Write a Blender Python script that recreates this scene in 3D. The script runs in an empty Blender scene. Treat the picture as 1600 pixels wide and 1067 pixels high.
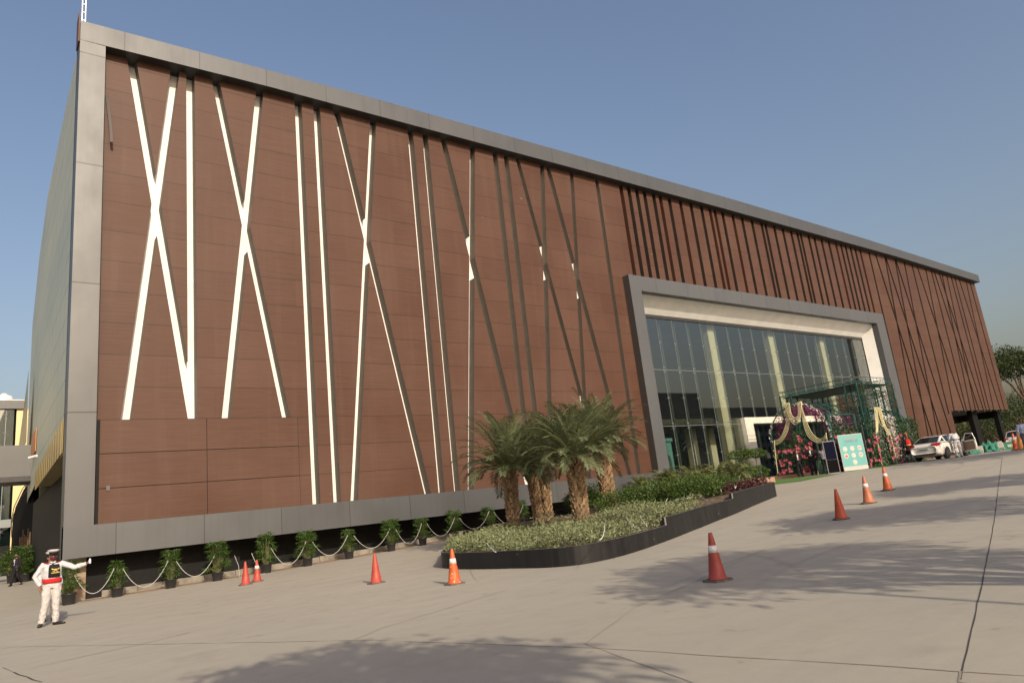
import bpy, math, random
import numpy as np
from mathutils import Vector, Matrix, geometry
random.seed(7); R=random.Random(11)
sc=bpy.context.scene; C=sc.collection
# ------------------------------------------------------------------ camera, sky, sun, exposure
FPX=1091.66
MX=np.array([[0.79579053,0.10954329,-0.59558182],[0.05084902,0.9679421,0.24597248],[0.60343335,-0.22602732,0.76470899]])
A=np.c_[MX[:,0],MX[:,2],-MX[:,1]]
cd=bpy.data.cameras.new('camera'); cam=bpy.data.objects.new('camera',cd); C.objects.link(cam)
cd.sensor_width=36; cd.lens=FPX/1600*36; cd.clip_start=.1; cd.clip_end=6000
cam.matrix_world=Matrix([[A[0][0],-A[1][0],-A[2][0],0],[A[0][1],-A[1][1],-A[2][1],0],[A[0][2],-A[1][2],-A[2][2],0],[0,0,0,1]])
sc.camera=cam
SUN=Vector((.30,1.75,-1)).normalized()
EL=math.asin(-SUN.z)
w=bpy.data.worlds.new("World"); sc.world=w; w.use_nodes=True
nt=w.node_tree; nt.nodes.clear()
sky=nt.nodes.new('ShaderNodeTexSky'); sky.sky_type='NISHITA'; sky.sun_disc=False
sky.sun_elevation=EL; sky.sun_rotation=math.radians(189.7); sky.air_density=1.6; sky.dust_density=6; sky.ozone_density=3; sky.altitude=200
bg=nt.nodes.new('ShaderNodeBackground'); bg.inputs['Strength'].default_value=.128
wo=nt.nodes.new('ShaderNodeOutputWorld'); tn=nt.nodes.new('ShaderNodeMix'); tn.data_type='RGBA'; tn.blend_type='MULTIPLY'; tn.inputs[0].default_value=1; tn.inputs[7].default_value=(1.10,1.0,1.02,1); nt.links.new(sky.outputs[0],tn.inputs[6]); nt.links.new(tn.outputs[2],bg.inputs[0]); nt.links.new(bg.outputs[0],wo.inputs[0])
sd=bpy.data.lights.new('sun','SUN'); sd.energy=4.1; sd.angle=math.radians(.6); sd.color=(1,.87,.68)
so=bpy.data.objects.new('sun',sd); C.objects.link(so); so.rotation_euler=SUN.to_track_quat('-Z','Y').to_euler(); so.location=(0,-40,40)
sc.view_settings.view_transform='Standard'; sc.view_settings.look='None'; sc.view_settings.gamma=1; sc.view_settings.exposure=.15
# ------------------------------------------------------------------ picture <-> place
def ray(px,py): return Vector(A.T@np.array([(px-800)/FPX,(py-533.5)/FPX,1.0]))
def aty(px,py,y): d=ray(px,py); return d*(y/d.y)
def atx(px,py,x): d=ray(px,py); return d*(x/d.x)
HX=[-400,-40,-20,0,3,6,10,14,18,21,25,33,40,44,50,58,75,120,400]
HZ=[-2.2,-1.9,-1.75,-1.68,-1.64,-1.6,-1.56,-1.46,-1.32,-1.16,-.97,-.6,-.28,-.21,-.14,-.1,-.14,-1,-6]
def gh(x,y):
    z=float(np.interp(x,HX,HZ))
    if x<9: z+=.32*min(1,max(0,(y-32)/16))
    return z
def G(px,py,dz=0):
    d=ray(px,py); t=1.
    while t<260:
        P=d*t
        if P.z<=gh(P.x,P.y)+dz: return P
        t+=.01
    return d*60
def gz(x,y,dz=0): return Vector((x,y,gh(x,y)+dz))
# ------------------------------------------------------------------ helpers
MATS={}
def mat(name,col,rough=.6,metal=0,spec=.5,noise=0,nscale=4,bump=0,bscale=60,emit=None,col2=None,stretch=None,coat=0):
    m=bpy.data.materials.new(name); m.use_nodes=True; n=m.node_tree; b=n.nodes['Principled BSDF']
    b.inputs['Base Color'].default_value=(*col,1); b.inputs['Roughness'].default_value=rough; b.inputs['Metallic'].default_value=metal
    b.inputs['Specular IOR Level'].default_value=spec
    if coat: b.inputs['Coat Weight'].default_value=coat
    tc=n.nodes.new('ShaderNodeTexCoord'); mp=n.nodes.new('ShaderNodeMapping'); n.links.new(tc.outputs['Object'],mp.inputs[0])
    if stretch: mp.inputs['Scale'].default_value=stretch
    if noise or col2:
        t=n.nodes.new('ShaderNodeTexNoise'); t.inputs['Scale'].default_value=nscale; t.inputs['Detail'].default_value=6; n.links.new(mp.outputs[0],t.inputs[0])
        mx=n.nodes.new('ShaderNodeMix'); mx.data_type='RGBA'
        c2=col2 if col2 else tuple(c*(1-noise) for c in col); c1=col if col2 else tuple(min(1,c*(1+noise)) for c in col)
        mx.inputs[6].default_value=(*c1,1); mx.inputs[7].default_value=(*c2,1)
        rp=n.nodes.new('ShaderNodeMapRange'); rp.inputs[1].default_value=.32; rp.inputs[2].default_value=.68
        n.links.new(t.outputs[0],rp.inputs[0]); n.links.new(rp.outputs[0],mx.inputs[0]); n.links.new(mx.outputs[2],b.inputs['Base Color'])
    if bump:
        t2=n.nodes.new('ShaderNodeTexNoise'); t2.inputs['Scale'].default_value=bscale; t2.inputs['Detail'].default_value=5; n.links.new(mp.outputs[0],t2.inputs[0])
        bp=n.nodes.new('ShaderNodeBump'); bp.inputs['Strength'].default_value=bump; bp.inputs['Distance'].default_value=.02
        n.links.new(t2.outputs[0],bp.inputs['Height']); n.links.new(bp.outputs[0],b.inputs['Normal'])
    if emit: b.inputs['Emission Color'].default_value=(*col,1); b.inputs['Emission Strength'].default_value=emit
    MATS[name]=m; return m
class NT:
    def __init__(s,m): s.n=m.node_tree; s.b=s.n.nodes['Principled BSDF']
    def new(s,t,**k):
        x=s.n.nodes.new(t)
        for a,v in k.items(): setattr(x,a,v)
        return x
    def L(s,a,b): s.n.links.new(a,b)
    def M(s,op,a,b=None,c=None):
        x=s.n.nodes.new('ShaderNodeMath'); x.operation=op
        for i,v in enumerate((a,b,c)):
            if v is None: continue
            if isinstance(v,(int,float)): x.inputs[i].default_value=v
            else: s.n.links.new(v,x.inputs[i])
        return x.outputs[0]
    def mix(s,f,a,b,mode='MIX'):
        x=s.n.nodes.new('ShaderNodeMix'); x.data_type='RGBA'; x.blend_type=mode
        for i,v in ((0,f),(6,a),(7,b)):
            if isinstance(v,(int,float)): x.inputs[i].default_value=v
            elif isinstance(v,tuple): x.inputs[i].default_value=(*v,1) if len(v)==3 else v
            else: s.n.links.new(v,x.inputs[i])
        return x.outputs[2]
    def rng(s,v,a,b,c=0,d=1):
        x=s.n.nodes.new('ShaderNodeMapRange'); s.n.links.new(v,x.inputs[0])
        for i,q in zip((1,2,3,4),(a,b,c,d)): x.inputs[i].default_value=q
        return x.outputs[0]
    def noise(s,vec,sc_,det=5,rough=.5):
        t=s.n.nodes.new('ShaderNodeTexNoise'); t.inputs['Scale'].default_value=sc_; t.inputs['Detail'].default_value=det; t.inputs['Roughness'].default_value=rough
        s.n.links.new(vec,t.inputs[0]); return t.outputs[0]
    def map(s,vec,scale=(1,1,1),loc=(0,0,0)):
        x=s.n.nodes.new('ShaderNodeMapping'); x.inputs['Scale'].default_value=scale; x.inputs['Location'].default_value=loc; s.n.links.new(vec,x.inputs[0]); return x.outputs[0]
class MB:
    def __init__(s): s.v=[]; s.f=[]; s.m=[]
    def add(s,vs,fs,mi=0):
        o=len(s.v); s.v+= [tuple(v) for v in vs]; s.f+=[tuple(i+o for i in f) for f in fs]; s.m+=[mi]*len(fs); return s
    def box(s,a,b,mi=0,mw=None):
        x0,y0,z0=a; x1,y1,z1=b
        vs=[Vector(p) for p in ((x0,y0,z0),(x1,y0,z0),(x1,y1,z0),(x0,y1,z0),(x0,y0,z1),(x1,y0,z1),(x1,y1,z1),(x0,y1,z1))]
        if mw is not None: vs=[mw@v for v in vs]
        return s.add(vs,[(0,3,2,1),(4,5,6,7),(0,1,5,4),(1,2,6,5),(2,3,7,6),(3,0,4,7)],mi)
    def quad(s,a,b,c,d,mi=0): return s.add([a,b,c,d],[(0,1,2,3)],mi)
    def tube(s,path,rad,seg=8,mi=0,side=None,cap=True):
        path=[Vector(p) for p in path]; n=len(path)
        if not isinstance(rad,(list,tuple)): rad=[rad]*n
        u=None; rings=[]
        for i,p in enumerate(path):
            t=(path[min(i+1,n-1)]-path[max(i-1,0)])
            t=t.normalized() if t.length>1e-9 else Vector((0,0,1))
            if u is None:
                u=Vector(side) if side is not None else (Vector((1,0,0)) if abs(t.x)<.8 else Vector((0,1,0)))
            u=(u-t*u.dot(t)); u=u.normalized() if u.length>1e-6 else t.orthogonal().normalized()
            w_=t.cross(u); r=rad[i]; ra,rb=r if isinstance(r,(tuple,list)) else (r,r)
            rings.append([p+u*(ra*math.cos(2*math.pi*k/seg))+w_*(rb*math.sin(2*math.pi*k/seg)) for k in range(seg)])
        vs=[q for r in rings for q in r]; fs=[]
        for i in range(n-1):
            for k in range(seg): fs.append((i*seg+k,i*seg+(k+1)%seg,(i+1)*seg+(k+1)%seg,(i+1)*seg+k))
        if cap: fs.append(tuple(reversed(range(seg)))); fs.append(tuple((n-1)*seg+k for k in range(seg)))
        return s.add(vs,fs,mi)
    def lathe(s,c,prof,seg=20,mi=0,mw=None):
        c=Vector(c); vs=[];fs=[]
        for r,z in prof:
            for k in range(seg):
                v=Vector((r*math.cos(2*math.pi*k/seg),r*math.sin(2*math.pi*k/seg),z)); vs.append((mw@v if mw is not None else v)+c)
        for i in range(len(prof)-1):
            for k in range(seg): fs.append((i*seg+k,i*seg+(k+1)%seg,(i+1)*seg+(k+1)%seg,(i+1)*seg+k))
        if prof[0][0]>1e-4: fs.append(tuple(reversed(range(seg))))
        if prof[-1][0]>1e-4: fs.append(tuple((len(prof)-1)*seg+k for k in range(seg)))
        return s.add(vs,fs,mi)
    def ell(s,c,r,seg=12,rg=8,mi=0,mw=None):
        c=Vector(c); vs=[];fs=[]
        for i in range(1,rg):
            th=math.pi*i/rg
            for k in range(seg):
                ph=2*math.pi*k/seg; v=Vector((r[0]*math.sin(th)*math.cos(ph),r[1]*math.sin(th)*math.sin(ph),r[2]*math.cos(th))); vs.append((mw@v if mw is not None else v)+c)
        for i in range(rg-2):
            for k in range(seg): fs.append((i*seg+k,(i+1)*seg+k,(i+1)*seg+(k+1)%seg,i*seg+(k+1)%seg))
        t=len(vs)
        for sg in (1,-1):
            v=Vector((0,0,sg*r[2])); vs.append((mw@v if mw is not None else v)+c)
        for k in range(seg):
            fs.append((t,k,(k+1)%seg)); b=(rg-2)*seg; fs.append((t+1,b+(k+1)%seg,b+k))
        return s.add(vs,fs,mi)
    def mesh(s,name,mats,smooth=False):
        me=bpy.data.meshes.new(name); me.from_pydata(s.v,[],s.f)
        for m in (mats if isinstance(mats,(list,tuple)) else [mats]): me.materials.append(m)
        if any(s.m): me.polygons.foreach_set('material_index',s.m)
        if smooth: me.polygons.foreach_set('use_smooth',[True]*len(s.f))
        me.update(); return me
    def build(s,name,mats,parent=None,smooth=False,loc=None,**k):
        if loc is not None and parent is None:
            s.v=[(v[0]-loc[0],v[1]-loc[1],v[2]-loc[2]) for v in s.v]
        o=link(name,s.mesh(name,mats,smooth),parent)
        if loc is not None and parent is None: o.location=loc
        if parent is not None and parent.parent is None and not k.get('local'): pass
        return o
def link(name,data,parent=None):
    o=bpy.data.objects.new(name,data); C.objects.link(o)
    if parent is not None: o.parent=parent
    return o
def thing(name,label,cat,loc=(0,0,0),rz=0,group=None):
    o=link(name,None); o.location=loc; o.rotation_euler=(0,0,rz); o['label']=label; o['category']=cat
    if group: o['group']=group
    return o
def wpart(mb,name,mats,parent,smooth=False,lab=None):
    """mb holds world coordinates; re-express them under the parent"""
    p=parent; chain=[]
    L=Vector((0,0,0))
    while p is not None: L+=Vector(p.location); p=p.parent
    mb.v=[(v[0]-L.x,v[1]-L.y,v[2]-L.z) for v in mb.v]
    o=link(name,mb.mesh(name,mats,smooth),parent)
    if lab: o['label']=lab
    return o
def tag(o,label=None,cat=None,group=None,kind=None):
    if label: o['label']=label
    if cat: o['category']=cat
    if group: o['group']=group
    if kind: o['kind']=kind
    return o
def copy_tree(o,parent=None):
    c=o.copy(); C.objects.link(c)
    if parent is not None: c.parent=parent
    for ch in [x for x in C.objects if x.parent==o]: copy_tree(ch,c)
    return c
def fuse(mb,mats,voxel,name,smooth=4,fold=0):
    me=mb.mesh('tmp',mats); o=bpy.data.objects.new('tmp',me); C.objects.link(o)
    r=o.modifiers.new('r','REMESH'); r.mode='VOXEL'; r.voxel_size=voxel
    if smooth: s=o.modifiers.new('s','SMOOTH'); s.iterations=smooth; s.factor=.5
    if fold:
        tx=bpy.data.textures.new('folds','CLOUDS'); tx.noise_scale=.085; d_=o.modifiers.new('d','DISPLACE'); d_.texture=tx; d_.strength=fold; d_.texture_coords='LOCAL'; o.modifiers.new('s2','SMOOTH').iterations=2
    dg=bpy.context.evaluated_depsgraph_get(); dg.update()
    m2=bpy.data.meshes.new_from_object(o.evaluated_get(dg)); m2.name=name
    m2.materials.clear()
    for m in (mats if isinstance(mats,(list,tuple)) else [mats]): m2.materials.append(m)
    m2.polygons.foreach_set('use_smooth',[True]*len(m2.polygons))
    bpy.data.objects.remove(o); return m2
def text_mesh(s,size,name='lettering',ext=.002,bold=False):
    cu=bpy.data.curves.new('t','FONT'); cu.body=s; cu.size=size; cu.extrude=ext; cu.align_x='CENTER'; cu.align_y='CENTER'
    if bold: cu.offset=size*.02
    o=bpy.data.objects.new('t',cu); C.objects.link(o)
    dg=bpy.context.evaluated_depsgraph_get(); dg.update(); me=bpy.data.meshes.new_from_object(o.evaluated_get(dg)); bpy.data.objects.remove(o); me.name=name; return me
# ------------------------------------------------------------------ materials
def cladding():
    m=mat('brown_cladding',(.2,.09,.06),.42,spec=.35); t=NT(m); b=t.b
    tc=t.new('ShaderNodeTexCoord').outputs['Object']; sp=t.new('ShaderNodeSeparateXYZ'); t.L(tc,sp.inputs[0]); X,Z=sp.outputs[0],sp.outputs[2]
    zc=t.M('DIVIDE',t.M('SUBTRACT',Z,.955),1.298); fz=t.M('FRACT',zc); iz=t.M('FLOOR',zc)
    ln=t.M('LESS_THAN',fz,.020)
    # staggered sheet joints, sheet 3.66 m
    xs=t.M('ADD',t.M('DIVIDE',X,3.66),t.M('MULTIPLY',t.M('FRACT',t.M('MULTIPLY',iz,.5)),1.0)); fx=t.M('FRACT',xs); ix=t.M('FLOOR',xs)
    lv=t.M('MULTIPLY',t.M('LESS_THAN',fx,.004),.22)
    cm=t.new('ShaderNodeCombineXYZ'); t.L(ix,cm.inputs[0]); t.L(iz,cm.inputs[1])
    wn=t.new('ShaderNodeTexWhiteNoise'); t.L(cm.outputs[0],wn.inputs['Vector'])
    st=t.noise(t.map(tc,(.45,1,26)),1.0,6,.62); st2=t.noise(t.map(tc,(1.6,1,75)),1.0,4,.6); bl=t.noise(tc,.25,3)
    f=t.M('ADD',t.M('MULTIPLY',t.rng(st,.3,.7),.6),t.M('MULTIPLY',t.rng(st2,.35,.65),.4))
    c=t.mix(f,(.050,.0225,.0135),(.094,.046,.031))
    c=t.mix(t.M('MULTIPLY',t.rng(wn.outputs[0],0,1),.17),c,(.13,.072,.052))
    c=t.mix(t.M('MULTIPLY',t.rng(bl,.4,.7),.2),c,(.14,.085,.062))
    c=t.mix(t.M('MAXIMUM',ln,lv),c,(.03,.016,.012))
    dr=t.noise(t.map(tc,(2.2,1,.12)),1.0,5,.6); c=t.mix(t.rng(dr,.52,.78,0,.14),c,(.135,.105,.085)); sp_=t.noise(tc,1.9,2); c=t.mix(t.M('MULTIPLY',t.rng(sp_,.755,.765),.35),c,(.3,.26,.22))
    t.L(c,b.inputs['Base Color'])
    bp=t.new('ShaderNodeBump'); bp.inputs['Strength'].default_value=.25; bp.inputs['Distance'].default_value=.01; t.L(st2,bp.inputs['Height']); t.L(bp.outputs[0],b.inputs['Normal'])
    t.L(t.rng(bl,.3,.7,.42,.58),b.inputs['Roughness'])
    return m
M_CLAD=cladding(); M_CLAD.node_tree.nodes['Principled BSDF'].inputs['Specular IOR Level'].default_value=.22
def metal_panel(name,col,rough,seam,axis=0,metal=.75):
    m=mat(name,col,rough,metal); t=NT(m); tc=t.new('ShaderNodeTexCoord').outputs['Object']; sp=t.new('ShaderNodeSeparateXYZ'); t.L(tc,sp.inputs[0])
    q=t.M('DIVIDE',sp.outputs[axis],seam); ln=t.M('LESS_THAN',t.M('FRACT',q),.009); iq=t.M('FLOOR',q)
    wn=t.new('ShaderNodeTexWhiteNoise'); wn.noise_dimensions='1D'; t.L(iq,wn.inputs['W'])
    bl=t.noise(t.map(tc,(1,1,.6)),.8,3); dr=t.noise(t.map(tc,(5,5,.15)),1,4)
    c=t.mix(t.M('MULTIPLY',wn.outputs[0],.5),col,tuple(x*.84 for x in col)); c=t.mix(t.rng(dr,.5,.8,0,.35),c,tuple(x*.7 for x in col)); c=t.mix(t.M('MULTIPLY',ln,.8),c,(.03,.03,.03)); t.L(c,t.b.inputs['Base Color'])
    t.L(t.rng(bl,.3,.7,rough-.06,rough+.08),t.b.inputs['Roughness'])
    bp=t.new('ShaderNodeBump'); bp.inputs['Strength'].default_value=.12; bp.inputs['Distance'].default_value=.06; t.L(t.noise(tc,.9,2),bp.inputs['Height']); t.L(bp.outputs[0],t.b.inputs['Normal'])
    return m
M_FASC=metal_panel('grey_metal_fascia',(.098,.101,.105),.46,3.05,0,.42)
M_COL=metal_panel('grey_metal_column',(.100,.102,.104),.45,5.05,2,.42)
M_FRAME=metal_panel('grey_metal_frame',(.122,.127,.133),.48,3.3,0,.42)
M_SIDE=mat('side_metal',(.1,.09,.085),.5,.3)
M_WHITE=mat('white_panel',(.66,.66,.64),.5,noise=.06,nscale=1.2)
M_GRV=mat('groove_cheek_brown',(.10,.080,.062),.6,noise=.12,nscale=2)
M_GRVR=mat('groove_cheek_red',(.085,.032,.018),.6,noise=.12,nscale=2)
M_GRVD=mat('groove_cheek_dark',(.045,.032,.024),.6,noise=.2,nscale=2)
M_BLACK=mat('black_granite',(.010,.010,.010),.6,spec=.15,noise=.2,nscale=3,bump=.05)
M_DARK=mat('dark_paint',(.03,.03,.03),.55,noise=.2)
M_GOLD=mat('gold_cladding',(.25,.19,.06),.35,.5,noise=.15,nscale=.5,stretch=(1,3,.2))
M_CREAM=mat('cream_stone',(.58,.55,.47),.6,noise=.1,nscale=3)
M_COLY=mat('cream_column',(.62,.60,.46),.5,noise=.05,nscale=1)
M_CONC_D=mat('dirty_concrete',(.2,.18,.15),.8,noise=.3,nscale=3,bump=.2)
M_BEIGE=mat('beige_stained',(.36,.28,.2),.7,col2=(.2,.13,.08),nscale=2)
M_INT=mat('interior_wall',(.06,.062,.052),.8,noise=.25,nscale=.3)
M_INTF=mat('interior_floor',(.16,.14,.11),.25)
M_STEEL=mat('steel',(.55,.56,.56),.3,.8)
M_JOINT=mat('glazing_seal',(.21,.23,.23),.4)
M_ROOF=mat('roof_sheet',(.3,.3,.3),.6,noise=.1)
def glass(name,tint,refl=.12,op=.0):
    m=bpy.data.materials.new(name); m.use_nodes=True; n=m.node_tree; n.nodes.clear()
    out=n.nodes.new('ShaderNodeOutputMaterial'); tr=n.nodes.new('ShaderNodeBsdfTransparent'); gl=n.nodes.new('ShaderNodeBsdfGlossy'); mx=n.nodes.new('ShaderNodeMixShader')
    fr=n.nodes.new('ShaderNodeFresnel'); fr.inputs[0].default_value=1.5; ad=n.nodes.new('ShaderNodeMath'); ad.operation='MULTIPLY_ADD'; ad.inputs[1].default_value=1.0; ad.inputs[2].default_value=refl; ad.use_clamp=True
    tr.inputs[0].default_value=(*tint,1); gl.inputs[0].default_value=(.85,.92,.92,1); gl.inputs['Roughness'].default_value=.015
    n.links.new(fr.outputs[0],ad.inputs[0]); n.links.new(ad.outputs[0],mx.inputs[0]); n.links.new(tr.outputs[0],mx.inputs[1]); n.links.new(gl.outputs[0],mx.inputs[2]); n.links.new(mx.outputs[0],out.inputs[0])
    return m
M_GLASS=glass('curtain_glass',(.74,.78,.72),.16)
# ------------------------------------------------------------------ ground
def concrete():
    m=mat('concrete_ground',(.4,.36,.29),.8,spec=.3); t=NT(m); tc=t.new('ShaderNodeTexCoord').outputs['Object']
    a=t.noise(tc,.18,4); b_=t.noise(t.map(tc,(1,1,1)),1.3,8,.7); c_=t.noise(tc,22,6,.75); st=t.noise(t.map(tc,(.35,2.6,1)),.9,6,.65)
    c=t.mix(t.rng(a,.3,.7),(.325,.30,.25),(.37,.342,.285))
    c=t.mix(t.rng(st,.42,.72,0,.5),c,(.285,.27,.235))
    c=t.mix(t.rng(b_,.5,.78,0,.55),c,(.275,.243,.19))
    c=t.mix(t.rng(c_,.3,.7,0,.22),c,(.3,.27,.21))
    sp=t.noise(tc,2.6,2,.4); c=t.mix(t.rng(sp,.72,.75,0,.35),c,(.2,.16,.11))
    sx=t.new('ShaderNodeSeparateXYZ'); t.L(tc,sx.inputs[0])
    for cx_,cy_,r_,w_ in ((2,16,11.2,.13),(2,16,12.7,.13),(14,-6,13.5,.12),(14,-6,15.0,.12),(30,30,17.5,.12),(30,30,19,.12)):
        d_=t.M('SQRT',t.M('ADD',t.M('POWER',t.M('SUBTRACT',sx.outputs[0],cx_),2),t.M('POWER',t.M('SUBTRACT',sx.outputs[1],cy_),2)))
        k_=t.M('MULTIPLY',t.rng(t.M('ABSOLUTE',t.M('SUBTRACT',d_,r_)),w_,0,0,.5),t.rng(a,.40,.62)); c=t.mix(k_,c,(.24,.215,.18))
    oil=t.noise(tc,.55,3,.5); c=t.mix(t.rng(oil,.66,.74,0,.35),c,(.22,.195,.155))
    t.L(c,t.b.inputs['Base Color']); t.L(t.rng(b_,.3,.7,.65,.9),t.b.inputs['Roughness'])
    bp=t.new('ShaderNodeBump'); bp.inputs['Strength'].default_value=.25; bp.inputs['Distance'].default_value=.01; t.L(c_,bp.inputs['Height']); t.L(bp.outputs[0],t.b.inputs['Normal'])
    return m
M_CONC=concrete()
xs=sorted(set([-2500,-1000,-400,-200,-100]+list(range(-60,120,2))+[130,150,180,220,300,400,700,1200,2500])); ys=sorted(set([-2500,-900,-300,-120,-80]+list(range(-40,60,2))+[70,100,200,400,900,2500]))
mb=MB(); mb.v=[(x,y,gh(x,y)) for x in xs for y in ys]; ny=len(ys)
mb.f=[(i*ny+j,(i+1)*ny+j,(i+1)*ny+j+1,i*ny+j+1) for i in range(len(xs)-1) for j in range(ny-1)]; mb.m=[0]*len(mb.f)
tag(mb.build('ground',M_CONC,smooth=True),kind='structure')
def strip_on_ground(name,pts,wd,m,dz=.004,jit=0):
    mb=MB(); P=[]
    for a,b in zip(pts[:-1],pts[1:]):
        a=Vector(a);b=Vector(b); n=max(2,int((b-a).length/.4))
        for i in range(n): P.append(a.lerp(b,i/n))
    P.append(Vector(pts[-1])); v=[]
    for i,p in enumerate(P):
        t=(P[min(i+1,len(P)-1)]-P[max(0,i-1)]); t.z=0; t.normalize(); s=Vector((-t.y,t.x,0)); ww=wd*(1+R.uniform(-jit,jit)); o=s*R.uniform(-jit,jit)*wd*1.5
        for q in (p+o-s*ww/2,p+o+s*ww/2): v.append((q.x,q.y,gh(q.x,q.y)+dz))
    mb.v=v; mb.f=[(2*i,2*i+1,2*i+3,2*i+2) for i in range(len(P)-1)]; mb.m=[0]*len(mb.f)
    return tag(mb.build(name,m),kind='structure')
M_CRACK=mat('joint_tar',(.045,.04,.035),.9); M_CRACK2=mat('hairline_joint',(.235,.212,.172),.9)
strip_on_ground('pavement_joint',[G(1566,715),G(1545,860),G(1500,1062)],.013,M_CRACK,jit=.25)
strip_on_ground('pavement_joint',[G(1500,1050),G(1497,1066),(5.6,1.6,0),(4.8,.4,0)],.014,M_CRACK2,jit=.4)
strip_on_ground('pavement_joint',[(7.4,-3,0),G(1600,1056),G(1400,1042),G(920,1012),G(580,1000),(.5,19,0)],.014,M_CRACK2,jit=.6)
strip_on_ground('pavement_joint',[(4.3,2.5,0),G(915,1006),G(990,950),G(1165,872),G(1260,822)],.012,M_CRACK2,jit=.6)
strip_on_ground('pavement_joint',[G(4,1043),G(21,1050),G(132,1025),G(226,1005),G(296,988)],.018,M_CRACK,jit=.8)
strip_on_ground('pavement_joint',[G(21,1050),G(64,1066)],.016,M_CRACK,jit=.8)
strip_on_ground('pavement_joint',[G(540,1005),G(600,980),G(725,942),G(790,922)],.013,M_CRACK2,jit=.5)
# paving apron by the planted edge
M_BRICKP=mat('red_brick_edging',(.33,.17,.10),.8,noise=.25,nscale=8)
ap=[(x,30.75) for x in (3.4,8,14,20,28,33.8)]
mb=MB()
for (x0,_),(x1,_) in zip(ap[:-1],ap[1:]):
    n=8
    for i in range(n):
        a=x0+(x1-x0)*i/n; b=x0+(x1-x0)*(i+1)/n
        mb.quad((a,30.0,gh(a,30)+.005),(b,30.0,gh(b,30)+.005),(b,30.6,gh(b,30.6)+.005),(a,30.6,gh(a,30.6)+.005))
tag(mb.build('brick_edging',M_BRICKP),kind='structure')
# ------------------------------------------------------------------ building
F=30.54; BK=31.05
hall=thing('convention_hall','long brown panelled hall with slanted white grooves, grey metal frame and tall glass entrance','building',(50,F,0))
ZL,ZR=21.95,21.75
def topz(x): # roof line
    return float(np.interp(x,[2.6,16,48,70,98.5],[21.72,22.0,22.12,21.95,21.35]))
def sub(x): return float(np.interp(x,[2.6,10,45,76,98.5],[20.8,20.98,21.05,20.9,20.42]))
def strip(p0,p1,w=.36,zt=None,zb=None):
    a=aty(p0[0],p0[1],F); b=aty(p1[0],p1[1],F)
    if zt is not None: t=(zt-b.z)/(a.z-b.z); xt=b.x+(a.x-b.x)*t; a=Vector((xt,F,zt))
    if zb is not None: t=(zb-a.z)/(b.z-a.z); xb=a.x+(b.x-a.x)*t; b=Vector((xb,F,zb))
    return (a.x,a.z,b.x,b.z,w)
ZT=21.35
S=[]
def ad(p0,p1,w=.36,zb=.55,top=True,red=0): S.append((strip(p0,p1,w,ZT if top else None,zb),red))
ZB=4.86
ad((206.6,98),(300.7,651.5),.37,ZB); ad((274,110),(197.3,653.3),.37,ZB); ad((297.5,116),(301.2,651.5),.36,ZB)
ad((336,122),(446.6,650),.36,ZB); ad((405.5,148),(353.6,651.5),.36,ZB)
ad((465.8,160.5),(494.7,788.8)); ad((494.8,167),(527.3,786.6)); ad((526.2,175.7),(668.6,772)); ad((583.2,189),(553.5,783.6))
ad((640.8,202.7),(690.4,771)); ad((663.9,209.4),(714.7,769)); ad((691.7,216),(824.5,755)); ad((738.3,227),(735.7,766.7))
ad((772.9,236.4),(815,620.6)); ad((790.3,241.5),(832.7,617)); ad((807.5,245.5),(897.5,580),.30); ad((847,257),(858.2,625),.34)
ad((855.7,260),(983,739),.34); ad((893,265.5),(911,580),.30); ad((931.5,276),(998.2,739),.33)
# slim fins above the entrance
tops=[362,397,433,467,508,538,578,628,675,722,760,782,816,862,903,947,990,1008,1047,1085,1122,1150,1165,1200,1226,1258,1290,1322,1345,1365,1387,1408,1430]
reds={0,5,7,10,11,13,27,32}
for i,x in enumerate(tops):
    px=840+(x+7)/2.857; py=220+(190+(x-362)*(290/1068))/2.857
    q=aty(px,py,F); S.append(((q.x,ZT,q.x,13.7,.37),1 if i in reds else 2))
# right hand part
RS=[((1357.2,393.1),(1414.3,640),-.6),((1367.7,396.4),(1457.2,681.4),-.6),((1382.8,401.7),(1435.7,688.2),-.6),((1384,402),(1472.4,679.8),-.6),((1398.6,406.2),(1450.4,681.9),-.6),
((1399.5,406),(1486.1,677.7),-.6),((1413,410.2),(1465,678.7),-.6),((1424.8,414),(1486,660),4.2),((1433.3,416.7),(1505.5,638.8),4.2),((1446.5,420.7),(1490.4,640),4.2),((1455,423.3),(1509.7,639.4),4.2),
((1460.2,426),(1529.1,639.4),4.2),((1467.5,427.2),(1536.5,639.4),4.2),((1472,429.2),(1516.5,639.4),4.2),((1479.3,431.2),(1523.9,639.4),4.2),((1486.5,433.8),(1540.7,639.4),4.2),((1491.7,433.8),(1545.9,639.4),4.2),
((1499,437.7),(1563.2,640),4.2),((1510,441.7),(1552.7,640),4.2),((1516,443),(1569.8,640),4.2)]
for a,b,zb in RS: ad(a,b,.30,zb,red=2)
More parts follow.
